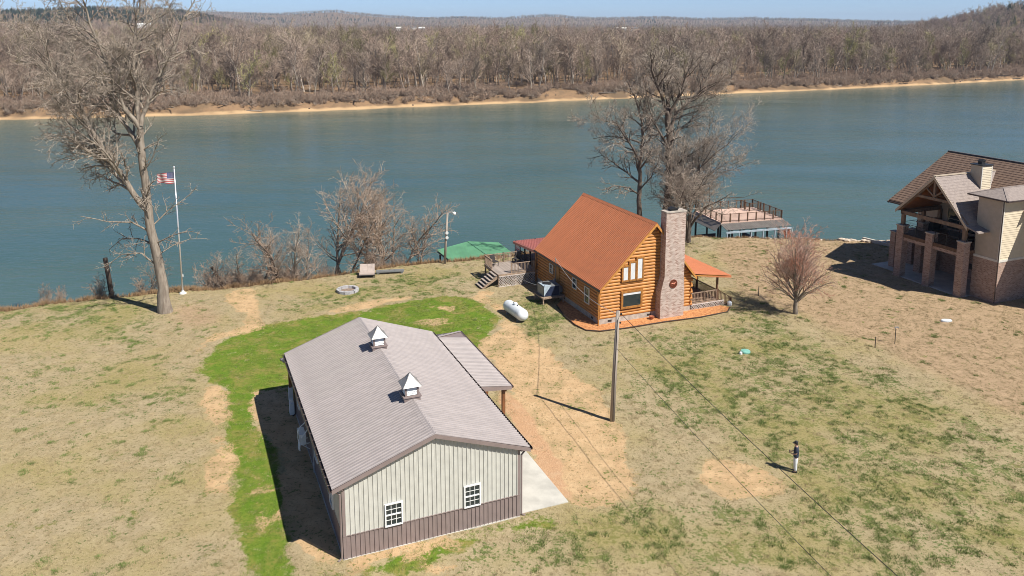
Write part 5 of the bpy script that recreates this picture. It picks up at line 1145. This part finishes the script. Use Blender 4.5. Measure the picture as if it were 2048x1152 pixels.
g_ = empty('barbecue_grill', BPt(2.6,8.7,DZ), BA, 'dark barbecue grill on the high porch deck', 'grill'); part('cabinet', MB().box((-.5,-.28,.1), (.5,.28,.85)), MT['steel_dark'], g_); part('lid', MB().prism([(-.45,-.28,.85), (-.45,.28,.85), (-.45,.2,1.15), (-.45,-.12,1.2)], (.9,0,0)), MT['post_wood'], g_); part('wheel', MB().lathe([(.09,-.03), (.09,.03)], (-.42,-.2,.09), 12, 'x').lathe([(.09,-.03), (.09,.03)], (.42,-.2,.09), 12, 'x'), MT['black'], g_)
g_ = empty('porch_sofa', BPt(1.6,5.0,DZ), BA+1.57, 'dark outdoor sofa on the high porch', 'sofa'); part('seat', MB().box((-.9,-.4,.12), (.9,.4,.42)), MT['fabric_dark'], g_); part('backrest', MB().box((-.9,.28,.42), (.9,.42,.85)), MT['fabric_dark'], g_)
for s_ in (-1,1): part('arm', MB().box((s_*.9-.12,-.4,.12), (s_*.9+.12,.42,.62)), MT['fabric_dark'], g_)
g_ = empty('ceiling_fan', BPt(1.4,5.87,8.9), BA+.4, 'dark ceiling fan hanging under the porch gable', 'fan'); part('rod', MB().tube([(0,0,.0), (0,0,1.2)], .03, 6), MT['steel_dark'], g_); part('motor', MB().lathe([(.05,-.12), (.14,-.08), (.14,.04), (.04,.1)], (0,0,0), 12), MT['steel_dark'], g_)
bl_ = MB().box((.12,-.07,-.05), (.85,.07,-.03)).mesh('blade', MT['steel_dark'])
for k in range(5): link('blade', bl_, g_, (0,0,0), k*1.2566)

# ================================================================ OBJECTS
def gz(x, y): return float(near_z(np.array([float(x)]), np.array([float(y)]))[0])
# ---- mulch bed with edging round the log house
bed = [(3.84,66.78),(4.33,64.35),(5.08,62.2),(5.86,61.01),(6.95,60.8),(9.01,61.44),(12.46,62.86),(15.55,63.89),(18.16,65.18),(18.66,66.28),(17.93,66.78),(15.61,66.03),(13.25,64.82),(11.04,64.12),(7.17,62.86),(5.43,66.78),(4.45,68.32)]
zb_ = .035 + max(gz(*p) for p in bed)
m = MB().prism([(x, y, zb_-.12) for x, y in bed], (0,0,.12)); o = m.obj('mulch_bed', MT['mulch']); tag(o, 'orange mulch bed curving round the log house foundation', 'mulch bed')
m = MB(); m.tube([(x, y, zb_) for x, y in bed[:10]], .055, 5); ed = m.obj('bed_edging', MT['edging'], None); tag(ed, 'dark curved edging along the orange mulch bed', 'edging')
pt = MB().lathe([(.10,0), (.19,.12), (.22,.26), (.20,.27), (.17,.24), (.02,.22)], (0,0,0), 14).obj('flower_pot', MT['terracotta']); pt.location = HPt(4.6,-.55,zb_); tag(pt, 'terracotta pot in the mulch beside the brick chimney', 'pot')
pt = MB().lathe([(.16,0), (.2,.1), (.2,.34), (.1,.42), (.03,.44)], (0,0,0), 12).obj('gas_bottle', MT['tank']); pt.location = HPt(12.6,-.25,.02); tag(pt, 'small white gas bottle at the end of the porch lattice', 'gas bottle')
# ---- propane tank
tk = empty('propane_tank', (.29,64.03,0), math.atan2(-3.0,1.5), 'long white propane tank lying on the lawn by the sandy strip', 'propane tank')
prof = [(.02,-1.72)] + [(.50*math.sin(R(a)), -1.22-.50*math.cos(R(a))) for a in (20,40,60,80,90)] + [(.50*math.sin(R(a)), 1.22-.50*math.cos(R(a))) for a in (90,100,120,140,160)] + [(.02,1.72)]
part('shell', MB().lathe(prof, (0,0,.62), 22, 'x'), MT['tank'], tk, smooth=True); part('dome', MB().lathe([(.17,1.08), (.17,1.22), (.12,1.3), (.02,1.31)], (0,0,0), 14), MT['tank'], tk)
part('valve', MB().lathe([(.05,1.1), (.05,1.2)], (.35,0,0), 8).lathe([(.04,1.1), (.04,1.17)], (-.4,0,0), 8), MT['steel_dark'], tk)
for x_ in (-.95,.95): part('foot', MB().box((x_-.07,-.36,-.02), (x_+.07,.36,.2)), MT['steel_grey'], tk)
# ---- fire pit ring of blocks
fp = empty('fire_pit', (-14.95,70.7,gz(-14.95,70.7)), 0, 'round fire pit of grey blocks on the dormant lawn', 'fire pit')
bm_ = MB().prism([(.72,-.17,0), (.98,-.225,0), (.98,.225,0), (.72,.17,0)], (0,0,.27)).mesh('block', MT['block'])
for k in range(13): link('block', bm_, fp, (0,0,-.01*(k % 2)), k*2*math.pi/13 + .04*math.sin(k*2.1))
part('ash_bed', MB().lathe([(.02,.0), (.74,.0), (.70,.05), (.02,.07)], (0,0,0), 16), MT['ash'], fp)
# ---- lounge chair and long bench
lc = empty('lounge_chair', (-13.95,75.1,gz(-13.95,75.1)), .12, 'double lounge chair with pale cushions facing the fire pit', 'chair')
part('seat', MB().box((-.72,-.5,.30), (.72,.28,.42)), MT['wicker'], lc)
for s_ in (-1,1): part('back_cushion', MB().prism([(s_*.36-.35,.25,.40), (s_*.36+.35,.25,.40), (s_*.36+.35,.62,1.02), (s_*.36-.35,.62,1.02)], (0,.1,.03)), MT['wicker'], lc)
part('frame', MB().box((-.76,-.54,.24), (.76,.34,.30)), MT['steel_dark'], lc)
lm_ = MB().box((-.03,-.03,0), (.03,.03,.26)).mesh('leg', MT['steel_dark'])
for x_ in (-.7,.7):
    for y_ in (-.48,.28): link('leg', lm_, lc, (x_, y_, 0))
bc = empty('log_bench', (-11.9,76.1,gz(-11.9,76.1)), .14, 'long low grey bench beside the lounge chair', 'bench')
part('seat', MB().box((-1.35,-.24,.2), (1.35,.24,.34)), MT['steel_grey'], bc); part('cup_hole', MB().lathe([(.08,.33), (.08,.37)], (-.05,.05,0), 10).lathe([(.08,.33), (.08,.37)], (.45,-.05,0), 10), MT['steel_dark'], bc)
for x_ in (-1.15,1.15): part('leg', MB().box((x_-.12,-.2,-.02), (x_+.12,.2,.2)), MT['steel_grey'], bc)
# ---- flagpole and flag
fz = gz(-29.74,70.2)
po = empty('flagpole', (-29.74,70.2,fz), 0, 'tall white flagpole at the lawn edge', 'flagpole')
part('pole', MB().tube([(0,0,0), (0,0,11.5)], [.085,.05], 10), MT['alu'], po, smooth=True); part('base_collar', MB().lathe([(.30,0), (.30,.09), (.14,.16), (.12,.3)], (0,0,0), 16), MT['white'], po); part('finial', MB().lathe([(.01,11.5), (.08,11.55), (.09,11.62), (.06,11.7), (.01,11.72)], (0,0,0), 10), MT['alu'], po); part('cleat', MB().box((.08,-.04,1.6), (.14,.04,1.8)), MT['white'], po)
m = MB(); nx_, ny_ = 26, 26; FL, FH = 1.55, .98
def fpnt(i, j):
    u = i/nx_; v = j/ny_; s_ = u*FL; wv = .11*u**.6*math.sin(8.5*u + 1.2*v) ; sag = .16*u*u + .05*math.sin(6*u)*v
    return (-.06 - s_*.96, wv - .10*u, 11.15 - v*FH*(1-.12*u) - sag)
vs = [fpnt(i, j) for j in range(ny_+1) for i in range(nx_+1)]; fs = []; ms_ = []
for j in range(ny_):
    for i in range(nx_):
        if i >= nx_-2 and (j*7+i*3) % 5 < 2: continue                     # frayed fly end
        fs.append((j*(nx_+1)+i, j*(nx_+1)+i+1, (j+1)*(nx_+1)+i+1, (j+1)*(nx_+1)+i))
        st = j // 2; ms_.append(2 if (i < 10 and j < 14) else (0 if st % 2 == 0 else 1))
m.v = vs; m.f = fs; m.m = ms_
fl = m.obj('flag', [MT['flag_red'], MT['flag_white'], MT['flag_blue']], None, True, fix=False); fl.location = (-29.74,70.2,fz); tag(fl, 'frayed red, white and blue flag flying from the flagpole', 'flag')
m = MB()
for r_ in range(9):
    for c_ in range(6 if r_ % 2 == 0 else 5):
        i = .9 + (c_ + (.5 if r_ % 2 else 0)) * 1.5; j = 1.2 + r_*1.4; p = np.array(fpnt(i, j))
        for off in (-.012, .012):
            q_ = p + (0,off,0); m.add([q_ + (.022*math.cos(a), 0, .022*math.sin(a)) if k_ % 2 == 0 else q_ + (.009*math.cos(a), 0, .009*math.sin(a)) for k_, a in enumerate([math.pi/2 + k2*math.pi/5 for k2 in range(10)])], [tuple(range(10))])
part('stars', m, MT['flag_white'], fl)
# ---- poles and cables
up = empty('utility_pole', (6.12,46.2,0), 0, 'weathered wooden utility pole standing between barn and log house', 'utility pole')
part('pole', MB().tube([(0,0,-.2), (.1,0,3.5), (.21,0,7.08)], [.155,.14,.115], 10), MT['pole_wood'], up, smooth=True); part('insulator', MB().lathe([(.05,0), (.06,.06), (.04,.14)], (.40,-.05,6.85), 8).beam((.2,0,6.85), (.42,-.05,6.85), .05, .05), MT['steel_dark'], up); part('ground_wire', MB().tube([(.02,-.16,.1), (.1,-.15,3.5), (.19,-.125,6.6)], .012, 4), MT['steel_dark'], up)
part('hook', MB().lathe([(.04,0), (.05,.1)], (.36,0,6.3), 8).beam((.2,0,6.35), (.36,0,6.35), .04, .04), MT['steel_dark'], up)
def cable(name, a, b, sag, r_, mat, lab):
    a = np.array(a, float); b = np.array(b, float); pts = [a + (b-a)*t - np.array([0,0,4*sag*t*(1-t)]) for t in np.linspace(0, 1, 25)]
    o = MB().tube(pts, r_, 5).obj(name, MT[mat]); tag(o, lab, 'cable'); return o
cable('power_cable', (6.5,46.15,6.95), (19.1,2.6,6.6), .9, .016, 'cable', 'black overhead cable running from the pole towards the open lawn')
cable('telephone_cable', (6.3,46.1,4.75), (18.4,2.6,4.9), .8, .012, 'cable', 'thin lower cable strung below the power cable across the lawn')
cable('service_drop', (6.3,46.25,6.9), HPt(-.2,7.75,3.55), .75, .016, 'cable_l', 'pale service cable sagging from the pole to the log house mast')
cable('guy_cable', HPt(-2.3,12.1,.95), HPt(-1.8,7.4,1.3), .12, .012, 'cable_l', 'pale cable stretched between deck lattice and air conditioning unit')
lp = empty('lamp_pole', (-6.84,79.3,gz(-6.84,79.3)), 0, 'leaning wooden lamp pole at the bank edge beside the green boathouse roof', 'lamp pole')
part('pole', MB().tube([(0,0,-.3), (.18,0,2.6), (.36,0,5.25)], [.13,.12,.10], 9), MT['pole_wood'], lp, smooth=True); part('lamp_arm', MB().tube([(.35,0,5.05), (.5,0,5.3), (.8,0,5.38), (1.0,0,5.32)], .03, 6), MT['alu'], lp); part('lamp_head', MB().lathe([(.05,.1), (.16,.0), (.17,-.10), (.12,-.22), (.02,-.24)], (1.05,0,5.3), 12), MT['white'], lp)
for zz in (2.75,3.25): part('floodlight', MB().lathe([(.07,.02), (.16,-.1), (.15,-.13), (.02,-.13)], (.30,-.1,zz), 12, 'y'), MT['white'], lp)
# ---- old pilings on the left bank
def stub(name, base, top, r_, lab, mat='pole_dark'):
    d = np.array(top) - np.array(base); o = MB().tube([(0,0,0), d*.5 + np.array([.02,0,0]), d], [r_, r_*.97, r_*.9], 10).obj(name, MT[mat], None, True); o.location = base; tag(o, lab, 'post'); return o
stub('old_piling', (-36.2,70.3,-.9), (-36.55,70.3,3.25), .22, 'dark upright old piling on the bank behind the pale tree')
stub('broken_piling', (-26.5,73.6,-2.2), (-28.4,73.9,1.35), .17, 'dark leaning broken piling in the brush by the flagpole')
# ---- lawn stakes, lids
def stake(x, y, h, lab, tl=0.):
    o = MB().beam((0,0,-.1), (tl,0,h), .05, .05).obj('survey_stake', MT['pole_dark']); o.location = (x, y, 0); tag(o, lab, 'stake'); return o
stake(27.29,57.7,.85,'short dark stake on the lawn beside the taller faucet stake'); stake(22.03,69.4,.9,'thin dark stake on the lawn behind the ornamental tree')
fs_ = empty('yard_hydrant', (29.15,58.5,0), 0, 'thin yard hydrant with a small head on the right lawn', 'hydrant'); part('pipe', MB().tube([(0,0,-.1), (0,0,1.15)], .028, 6), MT['steel_dark'], fs_); part('head', MB().tube([(-.02,0,1.15), (-.1,0,1.28), (.14,0,1.30), (.2,0,1.22)], .05, 6), MT['steel_grey'], fs_)
def lid(x, y, r_, mat, lab, name):
    z = gz(x, y); o = MB().lathe([(r_,-.02), (r_,.10), (r_*.9,.16), (r_*.3,.2), (.02,.2)], (0,0,0), 18).obj(name, MT[mat], None); o.location = (x, y, z); tag(o, lab, 'lid'); return o
lid(17.29,56.8,.36,'teal_lid','round teal septic lid on bare earth in the lawn','septic_cover'); o = lid(35.57,63.2,.36,'tank','flat white lid on the lawn of the brick house','yard_cover'); o.scale = (1.25,.7,.8)
o = lid(16.85,56.45,.11,'white','small white pipe cap beside the teal septic lid','pipe_cap')
# ---- green roofed boathouse
gb = empty('green_boathouse', (-4.5,89.9,WATER), .42, 'boathouse with a low green metal roof over the water', 'boathouse')
def gloc(x, y, z): d = np.array([x+4.5, y-89.9]); c_, s_ = math.cos(.42), math.sin(.42); return (d[0]*c_ + d[1]*s_, -d[0]*s_ + d[1]*c_, z - WATER)
Zg = -1.75
GL, GBL, GBR, GTR = gloc(-8.75,91.3,Zg-.25), gloc(-6.35,85.9,Zg-.25), gloc(.47,89.1,Zg-.25), gloc(-1.6,94.6,Zg-.25); RT, RB = gloc(-5.18,93.6,Zg+.15), gloc(-2.85,88.2,Zg+.15)
def quad_panels(parent, a, b, c_, d, n, mat, name):           # a-b eave edge, d-c upper edge
    a, b, c_, d = map(lambda p: np.array(p, float), (a, b, c_, d))
    for i in range(n):
        t0_, t1_ = i/n, (i+1)/n; P_ = [a+(b-a)*t0_, a+(b-a)*t1_, d+(c_-d)*t1_, d+(c_-d)*t0_]
        m = MB().prism(P_, (0,0,-.03)); m.beam((P_[0]+P_[1])/2 + (0,0,.012), (P_[2]+P_[3])/2 + (0,0,.012), .04, .03); m.beam(P_[0] + (0,0,.012), P_[3] + (0,0,.012), .04, .03); part(name, m, MT[mat], parent)
quad_panels(gb, GL, GBL, RB, RT, 8, 'green_roof', 'roof_panel'); quad_panels(gb, GTR, GBR, RB, RT, 8, 'green_roof', 'roof_panel')
part('ridge_cap', MB().beam(np.array(RT)+(0,0,.03), np.array(RB)+(0,0,.03), .3, .03), MT['green_roof'], gb)
m = MB()
for a, b in ((GL,GBL), (GBL,RB), (RB,GBR), (GBR,GTR), (GTR,RT), (RT,GL)): m.beam(np.array(a)-(0,0,.13), np.array(b)-(0,0,.13), .05, .2)
part('fascia', m, MT['screen'], gb)
pm = MB().box((-.08,-.08,-2), (.08,.08,3.8)).mesh('piling', MT['screen'])
cen = (np.array(GL)+np.array(GBL)+np.array(GBR)+np.array(GTR))/4
for p in (GL, GBL, GBR, GTR, RB, RT, (np.array(GL)+np.array(GBL))/2, (np.array(GBR)+np.array(GTR))/2):
    q_ = cen + (np.array(p)-cen)*.92; link('piling', pm, gb, (q_[0], q_[1], 0))
part('dock_floor', MB().box((cen[0]-3.3,cen[1]-2.6,.5), (cen[0]+3.3,cen[1]-1.5,.65)), MT['deck_grey'], gb)
# ---- dock house with roof deck on the right
dk = empty('roof_deck_boathouse', (27.97,97.98,WATER), .273, 'boathouse with a pink roof deck and dark fence on the water', 'boathouse')
D0 = 6.65; hw, hd = 4.18, 3.3
part('roof_deck', MB().box((-hw,-hd,D0-.18), (hw,hd,D0)), MT['pink_deck'], dk)
P_ = [(-hw-.15,-hd-.02,D0-.1), (hw+.15,-hd-.02,D0-.1), (hw+.55,-hd-1.1,D0-.62), (-hw+.15,-hd-1.1,D0-.62)]
quad_panels(dk, P_[3], P_[2], P_[1], P_[0], 14, 'seam_grey', 'skirt_roof_panel')
part('side_skirt', MB().prism([(-hw-.02,-hd,D0-.1), (-hw-.02,hd,D0-.1), (-hw-1.1,hd,D0-.75), (-hw-1.1,-hd-.6,D0-.75)], (0,0,-.04)), MT['seam_grey'], dk)
part('eave_beam', MB().box((-hw,-hd-1.3,D0-1.0), (hw+.4,-hd-1.15,D0-.8)), MT['steel_blue'], dk)
pm = MB().box((-.06,-.06,-2), (.06,.06,D0-.8)).mesh('piling', MT['steel_blue']); pm2 = MB().box((-.09,-.09,-2), (.09,.09,D0-.15)).mesh('piling', MT['steel_dark'])
for x_ in (-4.0,-2.4,-.8,.8,2.4,4.0): link('piling', pm, dk, (x_,-hd-1.2,0)); link('piling', pm2, dk, (x_,hd-.2,0)); link('piling', pm2, dk, (x_,-hd+.4,0))
part('lower_deck', MB().box((-hw-.8,-hd-1.2,.6), (hw,hd,.75)), MT['deck_grey'], dk); part('back_wall', MB().box((-hw+.3,hd-.35,.75), (-1.2,hd-.25,3.6)).box((2.6,-1.,.75), (2.7,hd-.3,3.6)), MT['navy'], dk)
part('slide', MB().prism([(hw-.6,-hd-1.0,D0-.9), (hw+.3,-hd-1.0,D0-.9), (hw+1.0,-hd-1.9,.9), (hw+.1,-hd-1.9,.9)], (0,0,.1)), MT['copper'], dk); part('ladder', MB().beam((hw+.35,-hd-1.0,D0-.9), (hw+1.05,-hd-1.9,.8), .06, .06).beam((hw+.65,-hd-1.0,D0-.9), (hw+1.35,-hd-1.9,.8), .06, .06), MT['white'], dk)
def dock_rail(a, b, n):
    a = np.array(a, float); b = np.array(b, float); m = MB(); m.beam(a+(0,0,1.0), b+(0,0,1.0), .06, .05); m.beam(a+(0,0,.12), b+(0,0,.12), .05, .04)
    for i in range(n+1): p = a+(b-a)*i/n; m.beam(p, p+(0,0,1.06), .13, .13)
    k_ = int(np.linalg.norm(b-a)/.13)
    for i in range(k_): p = a+(b-a)*i/k_; m.beam(p+(0,0,.12), p+(0,0,1.0), .018, .018)
    part('deck_fence', m, MT['rail_dark'], dk)
e_ = .1
dock_rail((-hw+e_,-hd+e_,D0), (hw-e_,-hd+e_,D0), 7); dock_rail((hw-e_,-hd+e_,D0), (hw-e_,hd-e_,D0), 5); dock_rail((hw-e_,hd-e_,D0), (-hw+e_,hd-e_,D0), 7); dock_rail((-hw+e_,hd-e_,D0), (-hw+e_,-hd+e_,D0), 5)
dock_rail((hw-1.8,1.2,D0), (hw-1.8,hd-e_,D0), 2); dock_rail((hw-1.8,1.2,D0), (hw-.2,1.2,D0), 1)
# ---- riprap stones
def rock_mesh(seed):
    rr = random.Random(seed); bm = bmesh.new(); bmesh.ops.create_icosphere(bm, subdivisions=1, radius=.5)
    for v in bm.verts: v.co *= rr.uniform(.7, 1.15); v.co.z *= .7
    me = bpy.data.meshes.new('stone'); bm.to_mesh(me); bm.free(); me.materials.append(MT['stone']); return me
RK = [rock_mesh(i) for i in range(5)]; rk = random.Random(8)
def rocks(x0_, x1_, n, off, s0, s1, group, lab):
    for i in range(n):
        x = rk.uniform(x0_, x1_); y = float(bank_y(x)) + off + rk.uniform(-.3, 1.5); s_ = rk.uniform(s0, s1)
        o = link('riprap_stone', RK[i % 5], None, (x, y, gz(x, y) + s_*.1), rk.uniform(0,6.28)); o.scale = (s_*rk.uniform(.8,1.4), s_, s_); tag(o, lab, 'stone', group)
rocks(-5.5, .6, 60, .5, .25, .6, 'riprap by the green boathouse', 'pale riprap stone on the bank below the deck')
rocks(21, 35, 70, .2, .2, .5, 'riprap by the roof deck boathouse', 'pale riprap stone on the bank before the roof-deck boathouse')
rocks(37, 47.5, 80, -.6, .35, .8, 'riprap by the brick house', 'pale riprap boulder on the bank beside the brick house')
rw = empty('retaining_wall', (42.2,86.4,0), .55, 'low concrete retaining wall at the riprap by the brick house', 'retaining wall'); part('wall', MB().box((-1.3,-.15,-.6), (1.6,.15,.45)), MT['concrete'], rw); part('coping', MB().box((-1.35,-.2,.45), (1.65,.2,.53)), MT['concrete2'], rw); part('return_wall', MB().box((-1.3,.15,-.6), (-1.0,3.2,.3)), MT['concrete'], rw)

# ---- far houses in the wood
def far_house(x, y, w_, d_, h_, rz, lab, wall, roof):
    z = float(far_z(np.array([float(x)]), np.array([float(y)]))[0]) + (3 if x < -500 else 11)
    e = empty('far_house', (x, y, z), rz, lab, 'house', 'houses beyond the wood'); part('wall', MB().box((-w_/2,-d_/2,-13), (w_/2,d_/2,h_)), MT[wall], e)
    part('roof', MB().prism([(-w_/2-.4,-d_/2-.5,h_), (-w_/2-.4,d_/2+.5,h_), (-w_/2-.4,0,h_+d_*.28)], (w_+.8,0,0)), MT[roof], e)
    wm = MB().box((-.6,-.06,0), (.6,.0,1.4)).mesh('window', MT['glass'])
    for i in range(int(w_/4)): link('window', wm, e, (-w_/2 + 2.2 + i*4, -d_/2-.01, h_-2.2))
HL_ = [('long white roofed shed showing above the wood behind the pale tree', 'white', 'white', 26, 9, 4), ('cream house with pale roof in the far wood, first of the cluster', 'offwhite', 'offwhite', 13, 9, 4), ('white house with grey roof in the middle of the far cluster', 'white', 'seam_grey', 16, 9, 5), ('small white outbuilding at the end of the far cluster', 'white', 'white', 12, 8, 4),
       ('pale long low building above the wood behind the chimney tree', 'white', 'offwhite', 24, 9, 4), ('grey roofed house beside the pale long low building', 'offwhite', 'seam_grey', 14, 9, 4)]
for (hx, hy), (lab, wl, rf, w_, d_, h_) in zip(HOUSES, HL_): far_house(hx, hy, w_, d_, h_, -math.atan2(hx, hy) + .15, lab, wl, rf)

# ---- person with a drone controller
def skin_body(name, verts, edges, radii, mat, parent, root=0, sub=1):
    me = bpy.data.meshes.new(name); me.from_pydata(verts, edges, []); me.materials.append(mat); o = link(name, me, parent)
    sk = o.modifiers.new('skin', 'SKIN'); sk.use_smooth_shade = True
    bpy.context.view_layer.objects.active = o
    for i, r_ in enumerate(radii): me.skin_vertices[0].data[i].radius = (r_, r_) if np.isscalar(r_) else r_
    me.skin_vertices[0].data[root].use_root = True
    s_ = o.modifiers.new('sub', 'SUBSURF'); s_.levels = s_.render_levels = sub
    return o
pe = empty('person', (15.39,40.58,gz(15.39,40.58)), 1.35, 'person in navy shirt and white trousers looking down at a handheld controller', 'person')
# local frame: +y is the way the person faces
V = [(0,0,.95),(0,.0,1.12),(0,-.01,1.32),(0,-.01,1.43),(0,.02,1.50),(0,.05,1.58),(0,.075,1.68), (.10,0,.90),(.11,.01,.50),(.115,-.02,.09),(.12,.10,.04),(-.10,0,.90),(-.11,.02,.50),(-.115,-.01,.09),(-.12,.11,.04),
     (.19,-.01,1.40),(.235,.02,1.14),(.12,.24,1.10),(.07,.30,1.13),(-.19,-.01,1.40),(-.235,.02,1.14),(-.12,.24,1.10),(-.07,.30,1.13)]
E = [(0,1),(1,2),(2,3),(3,4),(4,5),(5,6),(0,7),(7,8),(8,9),(9,10),(0,11),(11,12),(12,13),(13,14),(3,15),(15,16),(16,17),(17,18),(3,19),(19,20),(20,21),(21,22)]
rad = [(.13,.09),(.12,.09),(.13,.09),(.09,.07),.055,.085,.09, .085,.058,.042,.04,.085,.058,.042,.04, .06,.045,.034,.03,.06,.045,.034,.03]
body = skin_body('body', V, E, rad, MT['skin'], pe)
skin_body('trousers', [(0,0,1.0),(0,0,.92),(.10,0,.86),(.112,.012,.50),(.118,-.015,.10),(-.10,0,.86),(-.112,.022,.50),(-.118,-.005,.10)], [(0,1),(1,2),(2,3),(3,4),(1,5),(5,6),(6,7)], [(.18,.14),(.18,.145),.12,.10,.085,.12,.10,.085], MT['pants'], pe, 1)
skin_body('shirt', [(0,0,.86),(0,.0,1.10),(0,-.01,1.33),(0,-.012,1.47),(.18,-.01,1.40),(.232,.01,1.20),(-.18,-.01,1.40),(-.232,.01,1.20)], [(0,1),(1,2),(2,3),(2,4),(4,5),(2,6),(6,7)], [(.21,.16),(.20,.155),(.22,.165),(.12,.10),.11,.085,.11,.085], MT['shirt'], pe, 1)
for s_ in (-1,1): part('shoe', MB().prism([(s_*.118-.045,-.09,-.01), (s_*.118+.045,-.09,-.01), (s_*.12+.05,.12,-.01), (s_*.12,.19,-.01), (s_*.12-.05,.12,-.01)], (0,0,.075)), MT['black'], pe)
hm = MB().lathe([(.01,1.80), (.06,1.795), (.098,1.75), (.106,1.69), (.10,1.64), (.06,1.60)], (0,.035,0), 16); part('cap', hm, MT['black'], pe, smooth=True)
part('cap_brim', MB().prism([(-.075,.11,1.69), (.075,.11,1.69), (.055,.215,1.655), (-.055,.215,1.655)], (0,0,.015)), MT['black'], pe)
part('hair', MB().lathe([(.02,1.66), (.088,1.655), (.085,1.60), (.05,1.565)], (0,.012,0), 12), MT['hair'], pe, smooth=True)
for s_ in (-1,1):
    part('ear', MB().lathe([(.005,-.012), (.022,0), (.005,.012)], (s_*.095,.06,1.645), 8, 'x'), MT['skin'], pe)
    m = MB()
    for k in range(4): y_ = .335 + .0*k; x_ = s_*(.085-.018*k); m.tube([(s_*.075,.315,1.135+.012*(k-1.5)), (s_*.07,.36,1.14+.014*(k-1.5)), (s_*.045,.375,1.145+.014*(k-1.5))], [.0095,.009,.007], 5)
    m.tube([(s_*.07,.305,1.15), (s_*.05,.32,1.18), (s_*.03,.34,1.185)], [.011,.010,.008], 5)
    part('fingers', m, MT['skin'], pe, smooth=True)
rc = MB().box((-.085,.31,1.12), (.085,.37,1.165)).box((-.07,.335,1.165), (.07,.35,1.25)).tube([(-.06,.34,1.16), (-.07,.34,1.26)], .006, 5).tube([(.06,.34,1.16), (.07,.34,1.26)], .006, 5).obj('drone_controller', MT['steel_dark']); rc.location = pe.location; rc.rotation_euler = pe.rotation_euler; tag(rc, 'small dark remote controller held by the person', 'controller')

# ---- haze in the valley air
hz = MB().box((-20000,-400,-16), (20000,18000,230)).obj('haze', []); hz.data.materials.clear()
hm_, N, L, P = new_mat('valley_haze'); N.remove(P); pv = N.new('ShaderNodeVolumePrincipled'); pv.inputs['Density'].default_value = 8.5e-5; pv.inputs['Color'].default_value = (.62, .78, 1.0, 1); pv.inputs['Anisotropy'].default_value = .0
L.new(pv.outputs[0], N['Material Output'].inputs['Volume']); hz.data.materials.append(hm_); tag(hz, None, None, None, 'stuff')
scn.cycles.volume_step_rate = 10; scn.cycles.volume_max_steps = 32; scn.cycles.max_bounces = 6; scn.cycles.volume_bounces = 0
